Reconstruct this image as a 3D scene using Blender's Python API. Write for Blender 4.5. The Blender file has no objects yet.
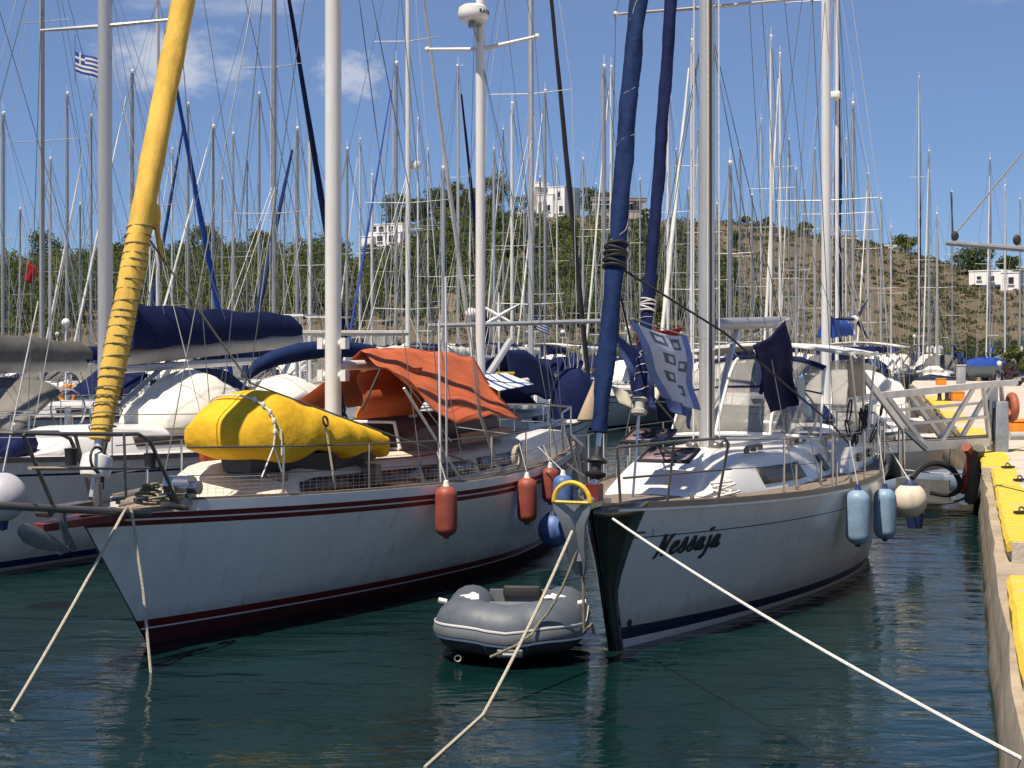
import bpy, math, random
import numpy as np
from mathutils import Vector, Matrix

R = math.radians
random.seed(7)
rng = np.random.default_rng(11)
SC = bpy.context.scene
COL = SC.collection

# ------------------------------------------------------------------ camera
F = 1538.0            # focal length in pixels of the 1024 px wide picture
HOR = 345.0           # row of the horizon
CZ = 3.0              # eye height above the water
cam_d = bpy.data.cameras.new("camera")
cam = bpy.data.objects.new("camera", cam_d)
COL.objects.link(cam)
cam.location = (0, 0, CZ)
cam.rotation_euler = (R(90), 0, 0)
cam_d.sensor_width = 36.0
cam_d.lens = F / 1024 * 36.0
cam_d.shift_y = -(384 - HOR) / 1024
cam_d.clip_start = 0.05
cam_d.clip_end = 6000
SC.camera = cam

# ------------------------------------------------------------------ light
SUN = Vector((-0.27, -0.36, 0.89)).normalized()
SUN_EL = math.asin(SUN.z)
SUN_AZ = math.atan2(SUN.x, SUN.y)
sd = bpy.data.lights.new("sun", 'SUN')
sd.energy = 4.4
sd.angle = R(0.53)
sd.color = (1.0, 0.94, 0.86)
so = bpy.data.objects.new("sun", sd)
COL.objects.link(so)
so.rotation_euler = SUN.to_track_quat('Z', 'Y').to_euler()

W = bpy.data.worlds.new("World")
SC.world = W
W.use_nodes = True
nt = W.node_tree
nt.nodes.clear()
def wn(t, **k):
    n = nt.nodes.new(t)
    for a, b in k.items():
        setattr(n, a, b)
    return n
out = wn('ShaderNodeOutputWorld')
bg = wn('ShaderNodeBackground')
sky = wn('ShaderNodeTexSky', sky_type='NISHITA')
sky.sun_disc = False
sky.sun_elevation = SUN_EL
sky.sun_rotation = SUN_AZ
sky.altitude = 1500
sky.air_density = 0.8
sky.dust_density = 0.3
sky.ozone_density = 3.0
bg.inputs[1].default_value = 0.105
tint = wn('ShaderNodeMix', data_type='RGBA', blend_type='MULTIPLY')
tint.inputs[0].default_value = 1.0
tint.inputs[7].default_value = (0.80, 0.80, 0.93, 1)
nt.links.new(sky.outputs[0], tint.inputs[6])
gz = wn('ShaderNodeTexCoord'); sz = wn('ShaderNodeSeparateXYZ'); nt.links.new(gz.outputs['Generated'], sz.inputs[0])
gm = wn('ShaderNodeMapRange', interpolation_type='SMOOTHSTEP')
gm.inputs[1].default_value = 0.0; gm.inputs[2].default_value = 0.36; nt.links.new(sz.outputs[2], gm.inputs[0])
gc = wn('ShaderNodeMix', data_type='RGBA'); nt.links.new(gm.outputs[0], gc.inputs[0])
gc.inputs[6].default_value = (0.46, 0.59, 0.70, 1); gc.inputs[7].default_value = (1.04, 1.05, 1.0, 1)
tint2 = wn('ShaderNodeMix', data_type='RGBA', blend_type='MULTIPLY'); tint2.inputs[0].default_value = 1.0
nt.links.new(tint.outputs[2], tint2.inputs[6]); nt.links.new(gc.outputs[2], tint2.inputs[7]); tint = tint2
# a few soft summer clouds, fixed by direction in the sky
tc = wn('ShaderNodeTexCoord')
last = tint.outputs[2]
def cloud(px, py, rx, ry, amount, seed):
    global last
    d = ((px - 512) / F, 1.0, (HOR - py) / F)
    sub = wn('ShaderNodeVectorMath', operation='SUBTRACT')
    sub.inputs[1].default_value = Vector(d).normalized()
    nt.links.new(tc.outputs['Generated'], sub.inputs[0])
    mul = wn('ShaderNodeVectorMath', operation='MULTIPLY')
    mul.inputs[1].default_value = (F / rx, F / rx, F / ry)
    nt.links.new(sub.outputs[0], mul.inputs[0])
    ln = wn('ShaderNodeVectorMath', operation='LENGTH')
    nt.links.new(mul.outputs[0], ln.inputs[0])
    no = wn('ShaderNodeTexNoise')
    no.inputs['Scale'].default_value = 1.7
    no.inputs['Detail'].default_value = 7
    no.inputs['Roughness'].default_value = 0.6
    off = wn('ShaderNodeVectorMath', operation='ADD')
    off.inputs[1].default_value = (seed, seed * 2.3, 0)
    nt.links.new(mul.outputs[0], off.inputs[0])
    nt.links.new(off.outputs[0], no.inputs['Vector'])
    m1 = wn('ShaderNodeMath', operation='MULTIPLY_ADD')      # noise*1.8 - len
    m1.inputs[1].default_value = 2.2
    nt.links.new(no.outputs[0], m1.inputs[0])
    neg = wn('ShaderNodeMath', operation='MULTIPLY')
    neg.inputs[1].default_value = -1.0
    nt.links.new(ln.outputs['Value'], neg.inputs[0])
    nt.links.new(neg.outputs[0], m1.inputs[2])
    mr = wn('ShaderNodeMapRange', interpolation_type='SMOOTHSTEP')
    mr.inputs[1].default_value = -0.1
    mr.inputs[2].default_value = 1.0
    mr.inputs[3].default_value = 0.0
    mr.inputs[4].default_value = amount
    nt.links.new(m1.outputs[0], mr.inputs[0])
    mx = wn('ShaderNodeMix', data_type='RGBA')
    nt.links.new(mr.outputs[0], mx.inputs[0])
    nt.links.new(last, mx.inputs[6])
    mx.inputs[7].default_value = (4.4, 4.8, 5.8, 1)
    last = mx.outputs[2]
cloud(165, 62, 72, 36, 0.7, 1.0)
cloud(352, 78, 34, 22, 0.6, 4.0)
cloud(215, -15, 110, 28, 0.4, 9.0)
cloud(1010, -14, 50, 14, 0.15, 13.0)
nt.links.new(last, bg.inputs[0])
nt.links.new(bg.outputs[0], out.inputs[0])

SC.view_settings.view_transform = 'Standard'
SC.view_settings.look = 'None'
SC.view_settings.exposure = 0.55
SC.view_settings.gamma = 1.0
SC.view_settings.use_white_balance = True
SC.view_settings.white_balance_temperature = 7300
SC.view_settings.white_balance_tint = 10
SC.cycles.max_bounces = 8
SC.cycles.transparent_max_bounces = 16
SC.cycles.use_denoising = True

# ------------------------------------------------------------------ materials
MATS = {}
def mat(name, col, rough=0.6, metal=0.0, vary=0.12, scale=3.0, bump=0.0, bscale=20.0,
        col2=None, alpha=1.0, trans=0.0, spec=0.5, stretch=None, coat=0.0, sss=0.0):
    if name in MATS:
        return MATS[name]
    m = bpy.data.materials.new(name)
    m.use_nodes = True
    t = m.node_tree
    p = t.nodes['Principled BSDF']
    p.inputs['Roughness'].default_value = rough
    p.inputs['Metallic'].default_value = metal
    p.inputs['Specular IOR Level'].default_value = spec
    p.inputs['Alpha'].default_value = alpha
    p.inputs['Transmission Weight'].default_value = trans
    p.inputs['Coat Weight'].default_value = coat
    tcn = t.nodes.new('ShaderNodeTexCoord')
    mp = t.nodes.new('ShaderNodeMapping')
    if stretch:
        mp.inputs['Scale'].default_value = stretch
    t.links.new(tcn.outputs['Object'], mp.inputs['Vector'])
    no = t.nodes.new('ShaderNodeTexNoise')
    no.inputs['Scale'].default_value = scale
    no.inputs['Detail'].default_value = 6
    no.inputs['Roughness'].default_value = 0.65
    t.links.new(mp.outputs[0], no.inputs['Vector'])
    rp = t.nodes.new('ShaderNodeValToRGB')
    c2 = col2 if col2 else tuple(c * (1 - vary * 2) for c in col)
    rp.color_ramp.elements[0].color = (*c2, 1)
    rp.color_ramp.elements[0].position = 0.32
    rp.color_ramp.elements[1].color = (*col, 1)
    rp.color_ramp.elements[1].position = 0.66
    t.links.new(no.outputs[0], rp.inputs[0])
    t.links.new(rp.outputs[0], p.inputs['Base Color'])
    if bump:
        nb = t.nodes.new('ShaderNodeTexNoise')
        nb.inputs['Scale'].default_value = bscale
        nb.inputs['Detail'].default_value = 5
        t.links.new(mp.outputs[0], nb.inputs['Vector'])
        b = t.nodes.new('ShaderNodeBump')
        b.inputs['Strength'].default_value = bump
        b.inputs['Distance'].default_value = 0.02
        t.links.new(nb.outputs[0], b.inputs['Height'])
        t.links.new(b.outputs[0], p.inputs['Normal'])
    if trans == 0 and alpha == 1 and sss:
        pass
    MATS[name] = m
    return m

M_WHITE = mat('white_gelcoat', (0.78, 0.77, 0.74), 0.3, vary=0.05, scale=1.5, coat=0.2)
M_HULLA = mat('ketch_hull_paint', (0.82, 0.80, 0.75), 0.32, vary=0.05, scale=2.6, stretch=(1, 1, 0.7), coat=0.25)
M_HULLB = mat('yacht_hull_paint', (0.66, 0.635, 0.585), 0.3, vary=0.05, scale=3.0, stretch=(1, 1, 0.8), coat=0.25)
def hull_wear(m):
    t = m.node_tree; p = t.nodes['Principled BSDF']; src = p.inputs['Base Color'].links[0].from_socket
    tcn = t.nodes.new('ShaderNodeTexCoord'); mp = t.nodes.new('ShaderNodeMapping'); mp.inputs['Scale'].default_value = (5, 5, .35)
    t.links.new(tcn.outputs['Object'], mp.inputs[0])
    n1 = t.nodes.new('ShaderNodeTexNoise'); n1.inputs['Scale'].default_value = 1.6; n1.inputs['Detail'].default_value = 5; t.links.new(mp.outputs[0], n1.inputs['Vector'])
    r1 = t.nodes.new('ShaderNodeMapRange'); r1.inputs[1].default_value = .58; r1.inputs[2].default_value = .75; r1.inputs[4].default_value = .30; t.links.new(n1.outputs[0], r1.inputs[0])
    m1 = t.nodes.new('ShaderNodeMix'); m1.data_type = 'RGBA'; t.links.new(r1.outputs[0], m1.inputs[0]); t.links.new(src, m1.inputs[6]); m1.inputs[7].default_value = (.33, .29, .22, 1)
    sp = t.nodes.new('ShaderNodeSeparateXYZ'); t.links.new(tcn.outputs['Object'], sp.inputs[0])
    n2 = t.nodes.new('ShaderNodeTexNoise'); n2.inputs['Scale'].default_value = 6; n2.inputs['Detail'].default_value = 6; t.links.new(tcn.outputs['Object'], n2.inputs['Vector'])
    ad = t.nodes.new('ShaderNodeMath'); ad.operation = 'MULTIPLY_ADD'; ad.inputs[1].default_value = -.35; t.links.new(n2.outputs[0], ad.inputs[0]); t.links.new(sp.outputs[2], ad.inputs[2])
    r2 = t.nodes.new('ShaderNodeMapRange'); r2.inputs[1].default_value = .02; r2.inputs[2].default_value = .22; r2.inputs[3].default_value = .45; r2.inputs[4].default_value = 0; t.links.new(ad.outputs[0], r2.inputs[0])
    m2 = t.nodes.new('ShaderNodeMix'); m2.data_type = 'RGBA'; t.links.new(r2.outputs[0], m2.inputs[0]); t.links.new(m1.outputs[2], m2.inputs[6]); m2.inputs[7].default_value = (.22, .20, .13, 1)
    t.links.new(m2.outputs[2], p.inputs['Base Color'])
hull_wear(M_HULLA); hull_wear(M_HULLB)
M_CREAM = mat('cream_gelcoat', (0.72, 0.66, 0.55), 0.45, vary=0.08)
M_RED = mat('dark_red_paint', (0.17, 0.018, 0.016), 0.35, vary=0.15)
M_ANTI = mat('antifouling_red', (0.10, 0.014, 0.016), 0.7, vary=0.25, scale=5)
M_NAVYP = mat('navy_paint', (0.012, 0.018, 0.055), 0.4)
M_DARKB = mat('dark_underwater_paint', (0.012, 0.016, 0.02), 0.7)
M_TEAK = mat('weathered_teak', (0.36, 0.27, 0.19), 0.75, vary=0.2, scale=9, stretch=(0.5, 8, 1), bump=0.3, bscale=40)
M_TEAKG = mat('grey_teak', (0.25, 0.20, 0.16), 0.8, vary=0.22, scale=9, stretch=(0.5, 8, 1), bump=0.3, bscale=40)
M_WOOD = mat('varnished_wood', (0.30, 0.10, 0.035), 0.4, vary=0.2, scale=6, stretch=(1, 6, 6))
M_ALU = mat('anodised_aluminium', (0.58, 0.58, 0.57), 0.42, metal=0.55, vary=0.08, scale=2, stretch=(3, 3, 0.4))
M_ALUD = mat('dull_aluminium', (0.36, 0.37, 0.38), 0.5, metal=0.4, vary=0.1)
M_MASTW = mat('white_painted_mast', (0.70, 0.70, 0.68), 0.4, vary=0.05, stretch=(3, 3, 0.4))
M_STEEL = mat('stainless_steel', (0.55, 0.55, 0.55), 0.22, metal=1.0, vary=0.05)
M_STEELD = mat('weathered_steel', (0.20, 0.19, 0.18), 0.4, metal=0.6, vary=0.15)
M_WIRE = mat('rigging_wire', (0.16, 0.17, 0.18), 0.45, metal=0.4)
M_WIREL = mat('light_rigging_wire', (0.55, 0.55, 0.54), 0.5, metal=0.2)
M_ROPE = mat('cream_rope', (0.55, 0.50, 0.40), 0.9, vary=0.2, scale=60, bump=0.6, bscale=120)
M_ROPEW = mat('white_rope', (0.72, 0.71, 0.68), 0.9, vary=0.12, scale=60, bump=0.6, bscale=120)
M_ROPEB = mat('black_rope', (0.03, 0.03, 0.035), 0.9)
M_ROPEG = mat('olive_rope', (0.24, 0.22, 0.15), 0.9, scale=40, vary=0.25)
M_SAILW = mat('white_sailcloth', (0.62, 0.62, 0.60), 0.85, vary=0.08, spec=0.15)
M_YEL = mat('yellow_canvas', (0.80, 0.47, 0.035), 0.85, vary=0.14, scale=3, bump=0.9, bscale=6, spec=0.15)
M_YELS = mat('yellow_sailcloth', (0.74, 0.47, 0.10), 0.8, vary=0.16, scale=4, bump=0.9, bscale=9, stretch=(1, 1, .4), spec=0.15)
M_NAVY = mat('navy_canvas', (0.008, 0.015, 0.068), 0.85, vary=0.2, scale=5, bump=0.6, bscale=8, spec=0.15)
M_BLUEC = mat('blue_canvas', (0.010, 0.028, 0.098), 0.8, vary=0.2, scale=7, bump=0.5, bscale=14, spec=0.15)
M_BLUEB = mat('bright_blue_canvas', (0.02, 0.07, 0.33), 0.8, vary=0.15, spec=0.15)
M_GREYC = mat('grey_canvas', (0.14, 0.138, 0.13), 0.9, vary=0.15, scale=4, bump=0.4, bscale=8, spec=0.15)
M_GREYL = mat('light_grey_canvas', (0.44, 0.43, 0.40), 0.9, vary=0.1, scale=4, bump=0.4, bscale=8, spec=0.15)
M_WHITC = mat('white_tarpaulin', (0.76, 0.73, 0.64), 0.85, vary=0.08, scale=4, bump=0.6, bscale=5, spec=0.15)
M_ORG = mat('orange_awning_cloth', (0.48, 0.115, 0.05), 0.85, vary=0.10, scale=3, bump=0.4, bscale=6, spec=0.15)
M_ORF = mat('orange_fender_rubber', (0.34, 0.075, 0.052), 0.55, vary=0.2, scale=6)
M_BLF = mat('pale_blue_fender_rubber', (0.24, 0.37, 0.50), 0.5, vary=0.16, scale=6)
M_BLFD = mat('dark_blue_rubber', (0.02, 0.04, 0.14), 0.5)
M_BLFM = mat('mid_blue_fender_rubber', (0.10, 0.19, 0.48), 0.5, vary=0.2, scale=5)
M_WHF = mat('cream_buoy_rubber', (0.74, 0.66, 0.52), 0.5, vary=0.1, scale=4)
M_BLK = mat('black_rubber', (0.018, 0.018, 0.02), 0.6)
M_BLKM = mat('black_steel_plate', (0.02, 0.02, 0.018), 0.16, metal=0.0, vary=0.3, scale=4, stretch=(4, 4, 0.8), coat=0.6)
M_GLASS = mat('smoked_window', (0.03, 0.025, 0.023), 0.3, vary=0.1, spec=.25)
M_GLASSB = mat('brown_window', (0.07, 0.035, 0.028), 0.15, vary=0.15)
M_CLEAR = mat('clear_vinyl', (0.34, 0.33, 0.30), 0.15, vary=0.08, alpha=0.42)
M_HATCH = mat('violet_hatch_acrylic', (0.30, 0.22, 0.25), 0.10, vary=0.1)
M_GREYR = mat('grey_inflatable_rubber', (0.095, 0.115, 0.142), 0.55, vary=0.14, scale=4, bump=0.1, bscale=9)
M_GREYRL = mat('pale_grey_rubber', (0.17, 0.185, 0.20), 0.5)
M_DKRUB = mat('dark_navy_rubber', (0.035, 0.04, 0.055), 0.55, vary=0.2)
M_WPLA = mat('white_plastic', (0.75, 0.75, 0.72), 0.4, vary=0.04)
M_GALV = mat('galvanised_steel', (0.30, 0.33, 0.36), 0.45, metal=0.35, vary=0.18, scale=5)
M_YELP = mat('yellow_road_paint', (0.74, 0.50, 0.03), 0.6, vary=0.12, scale=6, col2=(0.56, 0.38, 0.05), bump=0.3, bscale=30)
def chips(m, under, thr):
    t = m.node_tree; p = t.nodes['Principled BSDF']; src = p.inputs['Base Color'].links[0].from_socket
    g = t.nodes.new('ShaderNodeNewGeometry'); n = t.nodes.new('ShaderNodeTexNoise'); n.inputs['Scale'].default_value = 5; n.inputs['Detail'].default_value = 8; n.inputs['Roughness'].default_value = .7
    t.links.new(g.outputs['Position'], n.inputs['Vector'])
    r = t.nodes.new('ShaderNodeMapRange'); r.inputs[1].default_value = thr; r.inputs[2].default_value = thr + .03; t.links.new(n.outputs[0], r.inputs[0])
    x = t.nodes.new('ShaderNodeMix'); x.data_type = 'RGBA'; t.links.new(r.outputs[0], x.inputs[0]); t.links.new(src, x.inputs[6]); x.inputs[7].default_value = (*under, 1)
    t.links.new(x.outputs[2], p.inputs['Base Color'])
M_YELR = mat('chipped_yellow_paint', (0.76, 0.53, 0.04), 0.65, vary=0.12, scale=6, col2=(0.60, 0.42, 0.06), bump=0.4, bscale=30)
chips(M_YELR, (.44, .39, .31), .60)
M_ORP = mat('orange_plastic', (0.75, 0.24, 0.015), 0.5)
M_TOWEL = mat('pale_blue_towel', (0.17, 0.25, 0.52), 0.95, vary=0.12, scale=9, bump=0.4, bscale=40, spec=0.15)
M_TOWELD = mat('blue_towel', (0.09, 0.13, 0.32), 0.95, vary=0.15, scale=9, bump=0.4, bscale=40, spec=0.15)
M_INDIGO = mat('indigo_cloth', (0.014, 0.014, 0.060), 0.9, vary=0.2, scale=5, bump=0.4, bscale=12, spec=0.15)
M_REDC = mat('red_cloth', (0.30, 0.018, 0.025), 0.9, spec=0.15)
M_BRIM = mat('villa_white_render', (0.86, 0.86, 0.84), 0.8, vary=0.04)
M_STONE = mat('villa_stone', (0.46, 0.43, 0.39), 0.9, vary=0.2, scale=2)
M_DKG = mat('dark_opening', (0.03, 0.032, 0.036), 0.4)
M_GREYP = mat('grey_paint', (0.32, 0.33, 0.34), 0.5, vary=0.1)
M_BARK = mat('bark', (0.11, 0.075, 0.05), 0.95, vary=0.2)
M_TIMB = mat('pale_timber', (0.42, 0.32, 0.22), 0.8, vary=0.2, scale=6, stretch=(1, 8, 8))
M_MAUVE = mat('mauve_coaming', (0.20, 0.145, 0.14), 0.6, vary=0.12)
M_FLAGB = mat('flag_blue', (0.02, 0.06, 0.30), 0.85)
M_FLAGW = mat('flag_white', (0.75, 0.75, 0.75), 0.85)

def foliage(name, a, b):
    m = mat(name, a, 0.75, vary=0.2, scale=0.16, col2=b, spec=0.2)
    t = m.node_tree; p = t.nodes['Principled BSDF']; o = t.nodes['Material Output']
    tr = t.nodes.new('ShaderNodeBsdfTranslucent'); mx = t.nodes.new('ShaderNodeMixShader'); mx.inputs[0].default_value = .38
    t.links.new(p.inputs['Base Color'].links[0].from_socket, tr.inputs[0])
    t.links.new(p.outputs[0], mx.inputs[1]); t.links.new(tr.outputs[0], mx.inputs[2]); t.links.new(mx.outputs[0], o.inputs[0])
    return m
M_PINE = foliage('pine_foliage', (0.165, 0.185, 0.055), (0.075, 0.105, 0.034))
M_PIND = foliage('dark_pine_foliage', (0.110, 0.140, 0.045), (0.050, 0.078, 0.027))
M_SCRUB = foliage('dry_scrub_foliage', (0.105, 0.10, 0.045), (0.05, 0.052, 0.026))

# ------------------------------------------------------------------ mesh builder
class MB:
    def __init__(s):
        s.v = []; s.f = []; s.m = []
    def add(s, vs, fs, m=0):
        o = len(s.v)
        s.v += [tuple(p) for p in vs]
        s.f += [tuple(i + o for i in f) for f in fs]
        s.m += [m] * len(fs)
        return s
    def box(s, c, d, m=0, rz=0.0, M=None):
        x, y, z = d[0] / 2, d[1] / 2, d[2] / 2
        vs = [Vector((a * x, b * y, e * z)) for a in (-1, 1) for b in (-1, 1) for e in (-1, 1)]
        T = Matrix.Translation(c) @ (M.to_4x4() if M else Matrix.Rotation(rz, 4, 'Z'))
        vs = [T @ p for p in vs]
        return s.add(vs, [(0, 1, 3, 2), (4, 6, 7, 5), (0, 4, 5, 1), (2, 3, 7, 6), (0, 2, 6, 4), (1, 5, 7, 3)], m)
    def rbox(s, c, d, r, m=0, rz=0.0):
        # box with rounded vertical corners and a slightly inset top
        n = 4; ring = []
        hx, hy = d[0] / 2 - r, d[1] / 2 - r
        for q, (sx, sy) in enumerate(((1, 1), (-1, 1), (-1, -1), (1, -1))):
            for i in range(n):
                a = (q + i / (n - 1)) * math.pi / 2
                ring.append((sx * hx, sy * hy, math.cos(a) * r, math.sin(a) * r))
        rings = []
        for z, k in ((-d[2] / 2, 1), (d[2] / 2 - r * .6, 1), (d[2] / 2 - r * .15, .7), (d[2] / 2, .2)):
            rr = [Vector((a + e * k, b + g * k, z)) for a, b, e, g in ring]
            rings.append([Matrix.Translation(c) @ Matrix.Rotation(rz, 4, 'Z') @ p for p in rr])
        return s.loft(rings, m=m)
    def loft(s, rings, close=True, cap=True, m=0):
        n = len(rings[0]); vs = [p for r in rings for p in r]; fs = []
        k = n if close else n - 1
        for i in range(len(rings) - 1):
            for j in range(k):
                a = i * n + j; b = i * n + (j + 1) % n
                fs.append((a, b, b + n, a + n))
        if cap and close:
            fs.append(tuple(reversed(range(n))))
            fs.append(tuple(range((len(rings) - 1) * n, len(rings) * n)))
        return s.add(vs, fs, m)
    def tube(s, pts, r, n=6, m=0, cap=True, sq=1.0):
        pts = [Vector(p) for p in pts]
        rs = r if isinstance(r, (list, tuple)) else [r] * len(pts)
        rings = []; up = None
        for i, p in enumerate(pts):
            if i == 0: d = pts[1] - p
            elif i == len(pts) - 1: d = p - pts[i - 1]
            else: d = (pts[i + 1] - p).normalized() + (p - pts[i - 1]).normalized()
            if d.length < 1e-9: d = Vector((0, 0, 1))
            d.normalize()
            if up is None:
                up = Vector((0, 0, 1)) if abs(d.z) < 0.9 else Vector((1, 0, 0))
            a = d.cross(up)
            if a.length < 1e-6: a = d.orthogonal()
            a.normalize(); b = a.cross(d); up = b
            rings.append([p + (a * math.cos(2 * math.pi * j / n) + b * math.sin(2 * math.pi * j / n) * sq) * rs[i] for j in range(n)])
        return s.loft(rings, cap=cap, m=m)
    def lathe(s, prof, c=(0, 0, 0), n=16, m=0, M=None):
        rings = []
        T = Matrix.Translation(c) @ (M.to_4x4() if M else Matrix.Identity(4))
        for r, z in prof:
            rings.append([T @ Vector((r * math.cos(2 * math.pi * j / n), r * math.sin(2 * math.pi * j / n), z)) for j in range(n)])
        return s.loft(rings, m=m)
    def ball(s, c, r, m=0, n=16, k=10, sc=(1, 1, 1)):
        prof = [(max(1e-4, r * math.sin(math.pi * i / k)), -r * math.cos(math.pi * i / k)) for i in range(k + 1)]
        return s.lathe(prof, c, n, m, Matrix.Diagonal(sc))
    def torus(s, c, R_, r, M=None, n=24, k=8, m=0, a0=0, a1=2 * math.pi):
        T = Matrix.Translation(c) @ (M.to_4x4() if M else Matrix.Identity(4))
        full = abs(a1 - a0 - 2 * math.pi) < 1e-6
        rings = []
        for i in range(n + 1):
            a = a0 + (a1 - a0) * i / n
            rings.append([T @ Vector(((R_ + r * math.cos(2 * math.pi * j / k)) * math.cos(a),
                                      (R_ + r * math.cos(2 * math.pi * j / k)) * math.sin(a),
                                      r * math.sin(2 * math.pi * j / k))) for j in range(k)])
        return s.loft(rings, cap=not full, m=m)
    def grid(s, fn, nu, nv, m=0):
        vs = [fn(i / nu, j / nv) for i in range(nu + 1) for j in range(nv + 1)]
        fs = []
        for i in range(nu):
            for j in range(nv):
                a = i * (nv + 1) + j
                fs.append((a, a + 1, a + nv + 2, a + nv + 1))
        return s.add(vs, fs, m)
    def slab(s, poly, z0, z1, m=0):
        n = len(poly)
        vs = [(x, y, z0) for x, y in poly] + [(x, y, z1) for x, y in poly]
        fs = [tuple(reversed(range(n))), tuple(range(n, 2 * n))]
        for i in range(n):
            j = (i + 1) % n
            fs.append((i, j, n + j, n + i))
        return s.add(vs, fs, m)
    def mesh(s, name, mats, sharp=40):
        me = bpy.data.meshes.new(name)
        me.from_pydata(s.v, [], s.f)
        for mm in (mats if isinstance(mats, (list, tuple)) else [mats]):
            me.materials.append(mm)
        me.polygons.foreach_set('material_index', s.m)
        me.polygons.foreach_set('use_smooth', [True] * len(s.f))
        me.update()
        import bmesh
        bm = bmesh.new(); bm.from_mesh(me)
        bmesh.ops.recalc_face_normals(bm, faces=bm.faces)
        bm.to_mesh(me); bm.free()
        me.set_sharp_from_angle(angle=R(sharp))
        return me
    def obj(s, name, mats, parent=None, label=None, cat=None, group=None, kind=None, sharp=40, solid=0.0):
        me = s.mesh(name, mats, sharp)
        o = bpy.data.objects.new(name, me)
        COL.objects.link(o)
        if parent is not None: o.parent = parent
        tag(o, label, cat, group, kind)
        if solid:
            md = o.modifiers.new('thickness', 'SOLIDIFY'); md.thickness = solid; md.offset = 0
        return o

def tag(o, label=None, cat=None, group=None, kind=None):
    if label: o['label'] = label
    if cat: o['category'] = cat
    if group: o['group'] = group
    if kind: o['kind'] = kind
    return o
def thing(name, label, cat, loc=(0, 0, 0), rz=0.0, group=None):
    o = bpy.data.objects.new(name, None)
    COL.objects.link(o)
    o.empty_display_size = 0.2
    o.location = loc; o.rotation_euler = (0, 0, rz)
    return tag(o, label, cat, group)

def P(px, py, d):
    """the point seen on that bearing at distance d along the view"""
    return Vector(((px - 512) / F * d, d, CZ - (py - HOR) / F * d))
def proj(w):
    return 512 + F * w.x / w.y, HOR - F * (w.z - CZ) / w.y
def water_d(py):
    return F * CZ / (py - HOR)
def sag(a, b, s, n=12):
    a = Vector(a); b = Vector(b)
    return [a.lerp(b, i / n) - Vector((0, 0, s * 4 * (i / n) * (1 - i / n))) for i in range(n + 1)]

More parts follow.
